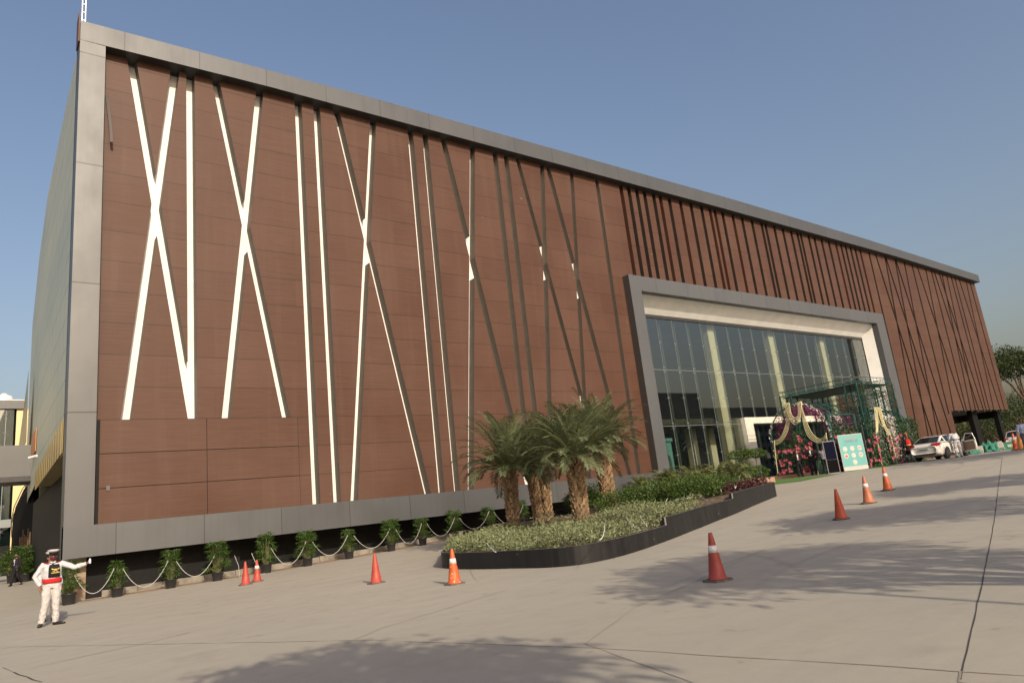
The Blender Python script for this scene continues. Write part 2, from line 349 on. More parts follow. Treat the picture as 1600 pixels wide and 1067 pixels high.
def build_wall():
    outer=[(2.9,.3),(34.6,.3),(34.6,13.6),(69.4,13.6),(69.4,-.6),(81.6,-.6),(81.6,4.53),(98.2,4.53),(98.2,21.2),(2.9,21.2)]
    V=[Vector(p) for p in outer]; faces=[list(range(len(outer)))]
    for (s,red) in S:
        x0,z0,x1,z1,wd=s; o=len(V)
        V+=[Vector((x0-wd/2,z0)),Vector((x1-wd/2,z1)),Vector((x1+wd/2,z1)),Vector((x0+wd/2,z0))]; faces.append([o,o+1,o+2,o+3])
    v,e,f,ov,oe,of=geometry.delaunay_2d_cdt(V,[],faces,0,1e-5,True)
    keep=[];gro={}
    for i,(fc,src) in enumerate(zip(f,of)):
        if 0 not in src: continue
        if any(k>0 for k in src): gro[i]=fc
        else: keep.append(fc)
    mb=MB(); pv=[(p.x,F,p.y) for p in v]
    def orient(fc,ny=-1):
        a,b,c=[Vector(pv[k]) for k in fc[:3]]; n=(b-a).cross(c-a); return tuple(fc) if n.y*ny>0 else tuple(reversed(fc))
    mb.add(pv,[orient(k) for k in keep],0); bw=mb
    # back of the rain screen, for other viewpoints it is closed by the hall body
    wpart(bw,'cladding_wall',M_CLAD,hall)
    # connected groups of groove faces
    ed={}
    for i,fc in gro.items():
        for a,b in zip(fc,fc[1:]+fc[:1]): ed.setdefault(frozenset((a,b)),[]).append(i)
    seen=set(); comps=[]
    for i in gro:
        if i in seen: continue
        st=[i]; seen.add(i); cp=[]
        while st:
            j=st.pop(); cp.append(j); fc=gro[j]
            for a,b in zip(fc,fc[1:]+fc[:1]):
                for k in ed[frozenset((a,b))]:
                    if k not in seen: seen.add(k); st.append(k)
        comps.append(cp)
    for cp in comps:
        red=0
        for k in of[cp[0]]:
            if k>0: red=S[k-1][1]
        g=MB()
        for j in cp:
            fc=gro[j]; g.add([(pv[k][0],BK,pv[k][2]) for k in orient(fc)],[tuple(range(len(fc)))],0)
            for a,b in zip(fc,fc[1:]+fc[:1]):
                if len(ed[frozenset((a,b))])==1:
                    A0,B0=pv[a],pv[b]; q=[A0,B0,(B0[0],BK,B0[2]),(A0[0],BK,A0[2])]
                    cx=sum(pv[k][0] for k in fc)/3; cz=sum(pv[k][2] for k in fc)/3
                    n=(Vector(q[1])-Vector(q[0])).cross(Vector(q[2])-Vector(q[0])); d=Vector((cx-A0[0],0,cz-A0[2]))
                    if n.dot(d)<0: q.reverse()
                    g.add(q,[(0,1,2,3)],1)
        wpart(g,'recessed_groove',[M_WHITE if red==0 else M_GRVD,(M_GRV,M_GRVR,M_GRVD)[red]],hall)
build_wall()
def hb(name,a,b,m,lab=None,parent=None):
    mb=MB().box(a,b); return wpart(mb,name,m,parent or hall,lab=lab)
# roof fascia (slightly sagging line) : front face, soffit, top
mb=MB(); fx=[2.62+i*(98.5-2.62)/48 for i in range(49)]
for a,b in zip(fx[:-1],fx[1:]):
    za,zb,ta,tb=sub(a),sub(b),topz(a),topz(b)
    mb.quad((a,30,za),(b,30,zb),(b,30,tb),(a,30,ta)); mb.quad((a,30,ta),(b,30,tb),(b,31.2,tb),(a,31.2,ta)); mb.quad((a,31.2,za),(b,31.2,zb),(b,30,zb),(a,30,za),1); mb.quad((b,31.2,zb),(a,31.2,za),(a,31.2,ta),(b,31.2,tb))
for x in (fx[0],fx[-1]): mb.quad((x,30,sub(x)),(x,31.2,sub(x)),(x,31.2,topz(x)),(x,30,topz(x)))
wpart(mb,'roof_fascia',[M_FASC,M_DARK],hall)
mb=MB().box((2.62,29.985,-.14),(3.55,31.0,20.78)); wpart(mb,'corner_panel',M_COL,hall)
mb=MB().box((2.62,29.97,-.14),(34.14,30.5,.965)); mb.add([(3.55,30.5,.6),(34.14,30.5,.6),(34.14,30.53,.6),(3.55,30.53,.6)],[(0,1,2,3)]); wpart(mb,'base_fascia',M_FASC,hall)
# body behind the rain screen
mb=MB().box((4.6,31.2,3.82),(9.0,75,20.7)).box((9.01,31.2,1.0),(34.3,75,20.7)).box((34.31,48,-.6),(69.7,74.9,20.65)).box((69.72,31.2,-.6),(81.5,74.8,20.6)).box((81.52,36.6,4.7),(98.1,74.7,20.55)).box((34.31,31.2,14.2),(69.7,47.9,20.55)).box((81.52,31.2,4.7),(98.1,36.5,20.5))
wpart(mb,'hall_body',[M_CLAD],hall)
# roof edge return on the east
hb('east_wall_panel',(98.12,30.6,4.53),(98.2,74,20.9),M_CLAD)
# base wall, step, tube lights under the base fascia
mb=MB().box((3.1,31.5,-2.1),(34.1,31.9,.98)); wpart(mb,'base_wall',M_BLACK,hall)
hb('base_soffit',(3.56,30.51,-.02),(34.1,31.49,.03),M_DARK)
mb=MB()
xa=4.0
while xa<33:
    mb.box((xa,31.12,-1.9),(xa+1.18,31.49,gh(xa,31)+.22),0); xa+=1.2
wpart(mb,'plinth_step',M_CONC_D,hall)
for i in range(17):
    x=4.6+i*1.75
    if x+1.4<33: hb('tube_light',(x,31.3,-.075),(x+1.35,31.38,-.022),M_WHITE)
hb('corner_post',(2.9,30.9,-2.0),(3.45,31.49,-.142),M_BEIGE)
# service panel at the lower left, 2 x 3 boards with dark joints
M_GAP=mat('shadow_gap',(.01,.008,.007),.9)
hb('panel_backing',(3.6,F-.03,.97),(11.42,F-.005,4.86),M_GAP)
for i in range(2):
    for j in range(3):
        hb('service_board',(3.74+i*3.84,F-.06,.985+j*1.295),(3.74+i*3.84+3.815,F-.032,.985+j*1.295+1.27),M_CLAD)
hb('door_lock',(3.98,F-.10,2.18),(4.10,F-.062,2.36),M_SIDE)
# peeled trim strip hanging at the top left
mb=MB(); P=[aty(x,y,F-.04+d) for x,y,d in ((164,148,-.0),(166.5,165,-.12),(169,185,-.2),(171,205,-.28),(172,222,-.3))]
for i in range(len(P)-1):
    w0=.10; mb.quad(P[i],P[i]+Vector((w0,-.05,0)),P[i+1]+Vector((w0,-.05,0)),P[i+1]); mb.quad(P[i]+Vector((0,-.012,0)),P[i+1]+Vector((0,-.012,0)),P[i+1]+Vector((w0,-.062,0)),P[i]+Vector((w0,-.062,0)))
wpart(mb,'peeling_trim',M_SIDE,hall)
# mast at the corner
mb=MB().tube([(2.72,30.6,21.4),(2.70,30.6,25.2)],.028,6).tube([(2.84,30.6,21.4),(2.82,30.6,25.2)],.028,6)
for k in range(9): mb.tube([(2.72,30.6,21.8+k*.4),(2.84,30.6,21.8+k*.4)],.016,5)
wpart(mb,'lightning_mast',M_STEEL,hall)
hb('parapet_end',(2.56,30.12,20.8),(2.61,30.9,22.2),M_GRVR)
# entrance frame
mb=MB()
fr0,fr1=34.15,69.9
def fz(x): return 14.03+(x-34)*.002
mb.box((fr0,29.99,13.0),(fr1,F-.004,14.06)).box((fr0,29.99,-.8),(35.2,F-.004,12.998)).box((68.27,29.99,-.5),(fr1,F-.004,12.998))
wpart(mb,'entrance_frame',M_FRAME,hall)
M_FRSIDE=mat('frame_side',(.055,.05,.048),.5)
hb('frame_side_sheet',(fr0-.012,30.0,-.8),(fr0-.002,F-.006,14.05),M_FRSIDE)  # thin darker sheet over the left outer face of the frame
mb=MB(); y0,y1=F,31.55
mb.quad((35.2,y0,13.0),(35.2,y1,11.95),(67.9,y1,11.95),(68.27,y0,13.0))
mb.quad((68.27,y0,13.0),(67.9,y1,11.95),(67.9,y1,-.5),(68.27,y0,-.5)); mb.quad((35.2,y0,13),(35.2,y0,-.6),(35.25,y1,-.6),(35.25,y1,11.95))
wpart(mb,'white_reveal',M_WHITE,hall)
hb('head_trim',(35.25,31.52,11.72),(67.9,31.58,11.955),M_DARK)
# glass
GY=31.6
gl=wpart(MB().quad((35.2,GY,-.6),(67.9,GY,-.6),(67.9,GY,12),(35.2,GY,12)),'glass_curtain',M_GLASS,hall)
ROWS=[(9.93,1),(7.98,2),(5.98,1),(4.03,2),(2.05,1)]
mb=MB(); mb2=MB(); SPP=[]; x=36.5; k=0
while x<67.8:
    if not 46.0<x<60.2: mb.box((x-.010,GY-.012,-.5),(x+.010,GY-.002,11.9))
    else: mb.box((x-.010,GY-.012,4.5),(x+.010,GY-.002,11.9))
    mb2.box((x+.70,GY+.35,-.5),(x+.715,GY+.50,11.9))
    for z,n in ROWS:
        if 46<x<60.2 and z<4.5: continue
        for dz in ((0,) if n==1 else (-.16,.16)):
            SPP.append((x,z+dz))
    x+=1.628; k+=1
for z in (7.98,4.03):
    if z>4.5: mb.box((35.2,GY-.014,z-.012),(67.9,GY-.004,z+.012))
    else: mb.box((35.2,GY-.014,z-.012),(46.0,GY-.004,z+.012))
wpart(mb,'glazing_seals',M_JOINT,gl); wpart(mb2,'glass_fins',mat('fin_glass',(.22,.27,.26),.3),hall); 
def spider(sp,x,y,z):
    for a in (1,-1): sp.tube([(x-.11,y-.035,z-.06*a),(x+.11,y-.035,z+.06*a)],.012,5)
    sp.tube([(x,y-.05,z),(x,y+.25,z)],.02,5)
q_=MB(); spider(q_,0,0,0); sm_=q_.mesh('spider_fitting',M_STEEL); SPP.sort()
for x,z in SPP[:100]: o=link('spider_fitting',sm_,gl); o.location=(x-hall.location.x,GY-hall.location.y,z)
if SPP[100:]:
    q_=MB(); [spider(q_,x,GY,z) for x,z in SPP[100:]]; tag(wpart(q_,'distant_spider_fittings',M_STEEL,gl),kind='stuff')
# lobby behind the glass
for nm,a,b,m in (('lobby_floor',(34.6,31.0,-.7),(69.4,47.9,-.18),M_INTF),('lobby_ceiling',(34.6,31.62,12.3),(69.4,47.9,12.5),M_INT),('lobby_back_wall',(34.6,47.0,-.18),(69.4,47.3,12.3),M_INT),('lobby_side_wall',(34.62,31.62,-.18),(34.9,46.9,12.3),M_INT),('lobby_side_wall',(69.0,31.62,-.18),(69.3,46.9,12.3),M_INT),('lobby_shade_slab',(35,40,5.2),(68.9,46.9,5.7),M_INT)):  # last slab is unseen, added to shade the rear of the lobby
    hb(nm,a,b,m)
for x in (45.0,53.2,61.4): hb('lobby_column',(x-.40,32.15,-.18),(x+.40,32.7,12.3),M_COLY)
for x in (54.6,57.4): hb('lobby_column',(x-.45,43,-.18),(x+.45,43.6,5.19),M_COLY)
# stone door portal
pt=wpart(MB().box((46.0,31.25,-.5),(47.0,32.35,4.45)).box((59.2,31.25,-.5),(60.2,32.35,4.45)).box((47.002,31.255,3.98),(59.198,32.345,4.448)),'door_portal',M_CREAM,hall)
mb=MB().box((47.05,32.1,-.15),(59.1,32.14,3.95)); wpart(mb,'door_glass',glass('door_glass',(.25,.28,.27),.06),hall)
mb=MB().box((49.2,32.02,1.3),(49.6,32.06,1.75)); wpart(mb,'door_notice',M_WHITE,hall)
mb=MB().box((50.3,32.02,1.2),(50.6,32.06,1.6)); wpart(mb,'door_notice',mat('yellow_notice',(.6,.5,.05),.6),hall)
# right overhang
M_DCOL2=mat('dark_beam',(.01,.01,.01),.7,spec=.1)
hb('overhang_soffit',(81.6,30.6,4.56),(98.15,36.5,4.66),M_DCOL2)
mb=MB().box((81.6,36.0,3.75),(98.1,36.5,4.55)).box((81.62,30.62,-.6),(81.9,36.4,4.55)); wpart(mb,'overhang_beam',M_DCOL2,hall)
M_DCOL=mat('dark_column',(.007,.0075,.007),.6,spec=.15)
for a,b in ((89.3,90.7),(96.9,97.6)): hb('overhang_column',(a,31.4,-.9),(b,31.9,4.555),M_DCOL)
hb('overhang_beam',(97.7,32.0,3.8),(98.08,60,4.555),M_DCOL)
hb('overhang_soffit',(81.6,36.51,4.57),(97.68,60,4.66),M_DCOL)
for i in range(9): 
    x=82.5+i*1.8; wpart(MB().tube([(x,30.7,4.52),(x,30.85,4.46)],[.04,.06],7),'spot_lamp',M_STEEL,hall)
# west side of the hall
def west():
    m=mat('green_grey_metal',(.45,.5,.42),.5,.05); t=NT(m); tc=t.new('ShaderNodeTexCoord').outputs['Object']; s=t.new('ShaderNodeSeparateXYZ'); t.L(tc,s.inputs[0])
    a=t.M('LESS_THAN',t.M('FRACT',t.M('DIVIDE',s.outputs[1],1.9)),.02); b=t.M('LESS_THAN',t.M('FRACT',t.M('DIVIDE',s.outputs[2],1.3)),.02)
    bl=t.noise(t.map(tc,(1,.2,.5)),.7,3)
    c=t.mix(t.rng(bl,.3,.7),(.33,.37,.30),(.44,.44,.33)); c=t.mix(t.M('MAXIMUM',a,b),c,(.08,.09,.08)); t.L(c,t.b.inputs['Base Color'])
    wp=[(2.61,31.0),(2.66,46),(2.95,57),(3.6,75)]
    mb=MB()
    for (x0,ya),(x1,yb) in zip(wp[:-1],wp[1:]):
        zt0=20.8; zb=3.85
        mb.quad((x1,yb,zb),(x0,ya,zb),(x0,ya,zt0),(x1,yb,zt0)); mb.quad((x0,ya,zt0),(x0+2.2,ya,zt0),(x1+2.2,yb,zt0),(x1,yb,zt0))
    wpart(mb,'west_wall',m,hall)
    # gold band with pleats along its foot
    mb=MB(); n=26
    for i in range(n):
        ya=31.05+i*.52; yb=ya+.52; xo=2.585-(.012 if i%2 else 0); h=5.0-.045*(ya-31)
        z0=3.72-.02*(ya-31)
        mb.box((xo,ya,z0),(2.60,yb-.004,h))
    wpart(mb,'gold_band',M_GOLD,hall)
    hb('gold_soffit',(2.62,31.3,3.66),(9,45,3.80),M_GOLD); hb('undercroft_dark_sheet',(3.0,31.2,-2.0),(9.0,31.28,3.65),M_BLACK); hb('undercroft_dark_sheet',(8.9,31.3,-2.0),(9.0,45,3.65),M_BLACK); hb('undercroft_dark_sheet',(3.3,38,-2.0),(8.88,38.2,3.65),M_BLACK); hb('undercroft_dark_sheet',(3.3,38.21,-2.0),(3.5,58,3.65),M_BLACK)  # black sheets added so the space under the hall reads as deep shade
    mb=MB()
    mb.add([(2.60,56,12.4),(2.60,56.2,12.4),(2.585,54.5,7.3),(2.585,66,7.5)],[(0,2,3),(0,3,1)]); wpart(mb,'gold_niche',M_GOLD,hall)
    mb=MB().box((2.60,46.2,5.7),(2.64,49.8,6.95)); wpart(mb,'orange_slot',mat('orange_slot',(.4,.17,.06),.6),hall)
    hb('recess_wall',(3.2,36,-2),(9,36.4,3.66),M_DARK); 
    for x,y in ((3.2,34.2),): hb('drain_pipe',(x,y,-2),(x+.16,y+.16,3.6),M_DARK)
    mb=MB().tube([(2.3,45.4,5.25),(2.62,45.0,5.3)],.07,8); wpart(mb,'security_camera',M_WHITE,hall)
west()
# ------------------------------------------------------------------ things behind the west corner
br=thing('footbridge','grey box footbridge joining the hall to the glass block behind','bridge',(1,55,4))
wpart(MB().box((-9,53.5,5.05),(3.1,56.5,7.0)),'bridge_beam',M_COL,br); wpart(MB().box((-9,53.52,4.75),(3.1,56.48,5.04)),'bridge_underside',M_DARK,br)
gb=thing('glass_building','low glass office block with grey roof band behind the footbridge','building',(-5,92,-1))
gm=glass('office_glass',(.25,.32,.32),.22)
wpart(MB().quad((-30,90,-2),(3.3,90,-2),(3.3,90,15.6),(-30,90,15.6)),'glass_facade',gm,gb)
wpart(MB().box((-30,89.6,15.6),(4.2,104,16.5)),'roof_band',M_COL,gb)
wpart(MB().box((-30,90.4,-2),(3.2,104,15.5)),'office_interior',mat('office_dark',(.12,.14,.14),.5,noise=.4,nscale=.6),gb)
wpart(MB().box((3.3,89.9,-2),(4.4,104,15.59)),'corner_pier',mat('pale_gold_cladding',(.62,.52,.26),.5),gb)
mb=MB(); sp=MB()
for i in range(12):
    x=2.4-i*1.9; mb.box((x-.03,89.92,-2),(x+.03,89.98,15.5))
    for z in (3,5.5,8,10.5,13,15): 
        sp.tube([(x-.25,89.9,z-.12),(x+.25,89.9,z+.12)],.03,4); sp.tube([(x-.25,89.9,z+.12),(x+.25,89.9,z-.12)],.03,4)
wpart(mb,'glazing_bars',M_JOINT,gb); wpart(sp,'spider_fittings',M_STEEL,gb)
wpart(MB().box((-30,89.7,3.4),(3.28,89.95,4.2)),'balcony_edge',M_JOINT,gb)
hk=MB().box((-30,89.5,-2),(3.25,89.95,1.6)); wpart(hk,'black_base',M_BLACK,gb)
wt=[]
for i,(px,r,h_) in enumerate(((6,.85,1.5),(27,.8,.9))):
    p=aty(px,628,95); t_=thing('water_tank',['round white water tank on the roof of the glass block','low white rooftop unit right of the water tank on the glass block'][i],'water tank',(p.x,95,16.5),group='white tanks on the far roof')
    if i==0: MB().lathe((0,0,0),[(r,0),(r,.5),(r*.97,.52),(r,.6),(r,1.2),(r*.8,1.45),(r*.3,1.6),(0,1.6)],20).build('tank_body',M_WHITE,t_,True); MB().lathe((0,0,1.6),[(.28,0),(.28,.12),(0,.14)],12).build('tank_lid',M_WHITE,t_)
    else: MB().box((-.9,-.6,0),(.9,.6,.95)).build('unit_case',M_WHITE,t_); MB().lathe((0,0,.95),[(.4,0),(.4,.08),(0,.1)],14).build('fan_cap',M_JOINT,t_)
# black netting ramp wall
bw=thing('netted_ramp_wall','black wall with sloping curved top and netting beside the west entrance','wall',(3,64,-1.3))
prof=[(3.30,58,5.5),(2.96,63,4.98),(2.68,67,4.0),(2.62,69,3.1),(2.73,70,1.8),(2.86,70.3,-1.5)]
mb=MB(); 
for (x0,ya,za),(x1,yb,zb) in zip(prof[:-1],prof[1:]):
    mb.quad((x0,ya,-1.7),(x0,ya,za),(x1,yb,zb),(x1,yb,-1.7)); mb.quad((x0,ya,za),(x0+.3,ya,za),(x1+.3,yb,zb),(x1,yb,zb))
    mb.quad((x0+.3,ya,-1.7),(x1+.3,yb,-1.7),(x1+.3,yb,zb),(x0+.3,ya,za))
mb.quad((3.3,58,-1.7),(3.6,58,-1.7),(3.6,58,5.5),(3.3,58,5.5))
wpart(mb,'wall_panel',mat('black_netting',(.009,.008,.007),.9,spec=.1,noise=.5,nscale=30),bw)
mb=MB()
for i in range(7): mb.box((3.20-.055*i,58.6+.8*i,-.4),(3.26-.055*i,59.0+.8*i,1.8+.3*math.sin(i*2)))
wpart(mb,'timber_slats',mat('old_timber',(.12,.075,.04),.8,noise=.4,nscale=6),bw)
mb=MB(); mb.tube([(x-.08,y,z+.05) for x,y,z in prof[:5]],.03,6); mb.tube([(x-.09,y,z-.5) for x,y,z in prof[:4]],.02,6)
wpart(mb,'cable_run',M_SIDE,bw)
# ------------------------------------------------------------------ foliage tools
def leafmat(name,a,b,rough=.55,trans=.15):
    m=mat(name,a,rough,spec=.3); t=NT(m); g=t.new('ShaderNodeNewGeometry'); oi=t.new('ShaderNodeObjectInfo')
    wn=t.new('ShaderNodeTexNoise'); wn.inputs['Scale'].default_value=3.5; wn.inputs['Detail'].default_value=2
    tc=t.new('ShaderNodeTexCoord'); t.L(tc.outputs['Object'],wn.inputs[0])
    f=t.M('MULTIPLY',t.M('ADD',g.outputs['Random Per Island'],t.rng(wn.outputs[0],.3,.7)),.5)
    c=t.mix(f,a,b); t.L(c,t.b.inputs['Base Color'])
    # thin leaves let some light through
    tl=t.new('ShaderNodeBsdfTranslucent'); t.L(c,tl.inputs[0]); ms=t.new('ShaderNodeMixShader'); ms.inputs[0].default_value=trans
    out=[x for x in t.n.nodes if x.type=='OUTPUT_MATERIAL'][0]; t.L(t.b.outputs[0],ms.inputs[1]); t.L(tl.outputs[0],ms.inputs[2]); t.L(ms.outputs[0],out.inputs[0])
    return m
L_PALM=leafmat('date_palm_leaf',(.055,.082,.032),(.175,.20,.105),.5)
L_SILV=leafmat('silver_cover_leaf',(.10,.125,.055),(.27,.295,.155),.6)
L_HEDGE=leafmat('hedge_leaf',(.028,.058,.011),(.085,.135,.030),.55)
L_POT=leafmat('lady_palm_leaf',(.026,.07,.013),(.10,.165,.038),.4)
L_TREE=leafmat('tree_leaf',(.035,.06,.015),(.085,.12,.035),.55)
L_TREEF=leafmat('far_tree_leaf',(.05,.07,.02),(.12,.13,.05),.6)
L_RED=leafmat('red_leaf',(.035,.014,.014),(.09,.03,.03),.5)
L_CYC=leafmat('areca_leaf',(.06,.10,.025),(.17,.18,.06),.5)
M_BARK=mat('bark',(.16,.115,.075),.9,noise=.35,nscale=8,bump=.6,bscale=25)
M_PTRUNK=mat('palm_trunk_bark',(.12,.08,.05),.9,col2=(.06,.04,.025),nscale=6,bump=.6,bscale=30)
M_PSCALE=leafmat('palm_leaf_base',(.10,.065,.035),(.42,.29,.17),.8,.0)
M_SOIL=mat('soil',(.10,.07,.045),.95,noise=.4,nscale=6,bump=.5)
M_STEM=mat('green_stem',(.12,.13,.05),.7)
def leaf(mb,p,d,up,l,w_,droop=0.,mi=0,fold=0):
    """pointed leaf: a quad strip of two faces"""
    d=d.normalized(); s=d.cross(up); s=s.normalized() if s.length>1e-5 else d.orthogonal().normalized(); n=s.cross(d)
    m=p+d*(l*.45)-n*0+Vector((0,0,-droop*l*.15)); e=p+d*l+Vector((0,0,-droop*l*.6))
    mb.add([p,m+s*w_*.5,e,m-s*w_*.5],[(0,1,2,3)],mi)
def rdir(r,zmin=-1):
    while True:
        v=Vector((r.uniform(-1,1),r.uniform(-1,1),r.uniform(-1,1)))
        if .05<v.length<1 and v.normalized().z>=zmin: return v.normalized()
def cloud(mb,c,rad,n,l,w_,r,mi=0,shell=.55,up=.3,zmin=-.6):
    for _ in range(n):
        d=rdir(r,zmin); q=shell+(1-shell)*r.random(); b=1+.16*math.sin(5*d.x+c[0])*math.cos(4*d.y+c[1]*2)+.1*math.sin(9*d.z)
        p=Vector((c[0]+d.x*rad[0]*q*b,c[1]+d.y*rad[1]*q*b,c[2]+d.z*rad[2]*q*b))
        dd=(d+rdir(r)*.9+Vector((0,0,up))).normalized()
        leaf(mb,p,dd,rdir(r),l*r.uniform(.6,1.3),w_*r.uniform(.7,1.2),.4,mi)
# ------------------------------------------------------------------ date palms
def palm_meshes(seed,th,nf=46,fl=1.75):
    r=random.Random(seed); t=MB(); 
    lean=Vector((r.uniform(-.05,.05),r.uniform(-.05,.05),0))
    path=[Vector((0,0,-.1))+lean*0]+[Vector((0,0,th*k/6))+lean*(k/6)*th for k in range(1,7)]
    t.tube(path,[.27,.25,.235,.225,.22,.23,.2],14)
    sc_=MB(); N=int(th*85)
    for i in range(N):
        z=th*(i+.5)/N; a=i*2.39996; c=lean*z+Vector((0,0,z)); o=Vector((math.cos(a),math.sin(a),0)); s=Vector((-o.y,o.x,0)); rr=.225
        o=(o+Vector((r.uniform(-.12,.12),r.uniform(-.12,.12),0))).normalized(); p=c+o*rr+Vector((0,0,r.uniform(-.03,.03))); wd=.060*r.uniform(.6,1.4); h_=.11*r.uniform(.8,1.4); out=.055+.06*(z/th)*r.uniform(.5,1.5)
        sc_.add([p-s*wd-Vector((0,0,.05)),p+s*wd-Vector((0,0,.05)),p+s*wd*.6+o*out+Vector((0,0,h_)),p-s*wd*.6+o*out+Vector((0,0,h_)),p+s*wd*.4+Vector((0,0,h_*.9)),p-s*wd*.4+Vector((0,0,h_*.9))],[(0,1,2,3),(3,2,4,5),(0,3,5),(1,4,2)])
    f=MB(); st=MB(); top=lean*th+Vector((0,0,th))
    for i in range(nf):
        a=i*2.39996+r.uniform(-.2,.2); q=(i+.5)/nf; el=math.radians(84-66*q**1.1+r.uniform(-14,14)); L=fl*r.uniform(.85,1.12)*(.75+.25*math.sin(math.pi*min(1,q+.25)))
        h_=Vector((math.cos(a),math.sin(a),0)); pts=[]; p=top+h_*.08+Vector((0,0,.05)); e=el
        for k in range(13):
            pts.append(p.copy()); p=p+(h_*math.cos(e)+Vector((0,0,math.sin(e))))*(L/12); e-=math.radians((2.5+7.5*(k/12))*(.7+.75*q))
        st.tube(pts,[.022*(1-.9*k/12)+.003 for k in range(13)],4)
        for k in range(2,13):
            for m in range(4):
                fr=(k+m/4)
                if fr>=12: continue
                b=pts[int(fr)].lerp(pts[min(12,int(fr)+1)],fr%1); tdir=(pts[min(12,int(fr)+1)]-pts[int(fr)]).normalized(); s=tdir.cross(Vector((0,0,1))); s=s.normalized() if s.length>.05 else h_.cross(Vector((0,0,1))); n=s.cross(tdir)
                u=fr/12; ll=.46*(.35+.65*math.sin(math.pi*min(1,.12+u*.9)))*r.uniform(.8,1.15)
                for sg in (1,-1):
                    d=(s*sg*1.0+tdir*(.65+.5*u)+n*r.uniform(.1,.45)).normalized()
                    leaf(f,b,d,n,ll,.030,r.uniform(.1,.5))
        if q>.8: pass
    return t,sc_,f,st,top
PALMS=[((804,832),1.62,31,.98,'date palm with the shortest crown at the left end of the planter'),((843,821),1.75,32,.86,'slim date palm second from the left, its trunk close against its neighbour'),((858,818),1.85,33,.9,'date palm third from the left, shaded trunk crossing its slim neighbour'),((910,825),1.80,34,1.0,'date palm at the front middle of the planter with orange scarred trunk'),((955,802),2.2,35,1.12,'thick date palm on the right nearest the glass entrance')]
for (px,py),th,sd_,sc2,lab in PALMS:
    p=G(px,py,.42); th2={31:2.1,32:2.2,33:2.3,34:2.15,35:2.6}[sd_]; sc2=1.0
    pr=thing('date_palm',lab,'palm tree',p,R.uniform(0,6),'date palms in the raised planter'); pr.scale=(sc2,)*3
    t,s_,f,st,top=palm_meshes(sd_,th2,66,{31:2.5,32:2.0,33:2.1,34:2.3,35:2.6}[sd_])
    tr=t.build('trunk',M_PTRUNK,pr,True); s_.build('leaf_bases',M_PSCALE,tr); tr.scale=({31:.95,32:.78,33:.8,34:1.05,35:1.12}[sd_],)*2+(1,)
    cr=f.build('crown',L_PALM,pr); st.build('frond_stems',M_STEM,cr)
# ------------------------------------------------------------------ raised planter
pl=thing('raised_planter','long black granite planter wall curving round the date palms','planter',(16,17,-1.5))
bp_=[(696,878),(694,888),(712,889),(760,889),(800,888),(850,887),(900,883),(940,876),(980,866),(1020,853),(1060,838),(1100,822),(1150,802),(1180,789),(1214,775)]
FR=[G(*p) for p in bp_]; FR=[Vector((14.3,23.0,0)),Vector((13.0,21.4,0)),Vector((11.92,19.71,0)),Vector((10.95,18.3,0))]+FR[2:]

BKL=[Vector(p) for p in ((27.9,19.2,0),(29.5,21.5,0),(26,24.5,0),(20,25.3,0),(16,24.4,0))]
loop=FR+BKL
def smooth_loop(P,n=4):
    out=[];N=len(P)
    for i in range(N):
        p0,p1,p2,p3=P[i-1],P[i],P[(i+1)%N],P[(i+2)%N]
        for k in range(n):
            t=k/n; out.append(.5*((2*p1)+(p2-p0)*t+(2*p0-5*p1+4*p2-p3)*t*t+(3*p1-p0-3*p2+p3)*t**3))
    return out
SL=[]; 
fs=[];N=len(FR)
for i in range(N-1):
    p0,p1,p2,p3=FR[max(0,i-1)],FR[i],FR[i+1],FR[min(N-1,i+2)]
    for k in range(4):
        t=k/4; q=.5*((2*p1)+(p2-p0)*t+(2*p0-5*p1+4*p2-p3)*t*t+(3*p1-p0-3*p2+p3)*t**3); fs.append(q)
fs.append(FR[-1]); SL=fs+BKL
def ptop(q): # stepped top following the ramp
    x=q.x
    if x<15.3: return -1.11+max(-.5,(x-10.8))*.022
    if x<21.2: return -.80+(x-15.3)*.028
    return -.45+(x-21.2)*.03
def edge(Q):
    n=len(Q); cen=sum((q for q in Q),Vector())/n; ins=[]
    for i in range(n):
        t=(Q[(i+1)%n]-Q[i-1]); t.z=0; t.normalize(); nn=Vector((-t.y,t.x,0)); 
        if (cen-Q[i]).dot(nn)<0: nn=-nn
        ins.append(Q[i]+nn*.12)
    return ins
# front line resampled so that steps are crisp
QL=[]
for a,b in zip(SL,SL[1:]+SL[:1]):
    QL.append(a)
    for xs_ in (15.3,21.2):
        if (a.x-xs_)*(b.x-xs_)<0:
            t=(xs_-a.x)/(b.x-a.x); d=(b-a).normalized()*.001; QL.append(a.lerp(b,t)-d); QL.append(a.lerp(b,t)+d)
IN=edge(QL)
mb=MB(); cp=MB(); n=len(QL)
for i in range(n):
    a,b,c,d=QL[i],QL[(i+1)%n],IN[(i+1)%n],IN[i]
    za,zb=ptop(a),ptop(b); ga,gb_=gh(a.x,a.y)-.05,gh(b.x,b.y)-.05
    V3=lambda v,z: (v.x,v.y,z)
    mb.quad(V3(a,ga),V3(b,gb_),V3(b,zb),V3(a,za)); mb.quad(V3(a,za),V3(b,zb),V3(c,zb),V3(d,za)); mb.quad(V3(c,zb-.35),V3(d,za-.35),V3(d,za),V3(c,zb))
M_GRAN=mat('black_planter_granite',(.022,.021,.022),.32,spec=.3,noise=.3,nscale=2,bump=.04)
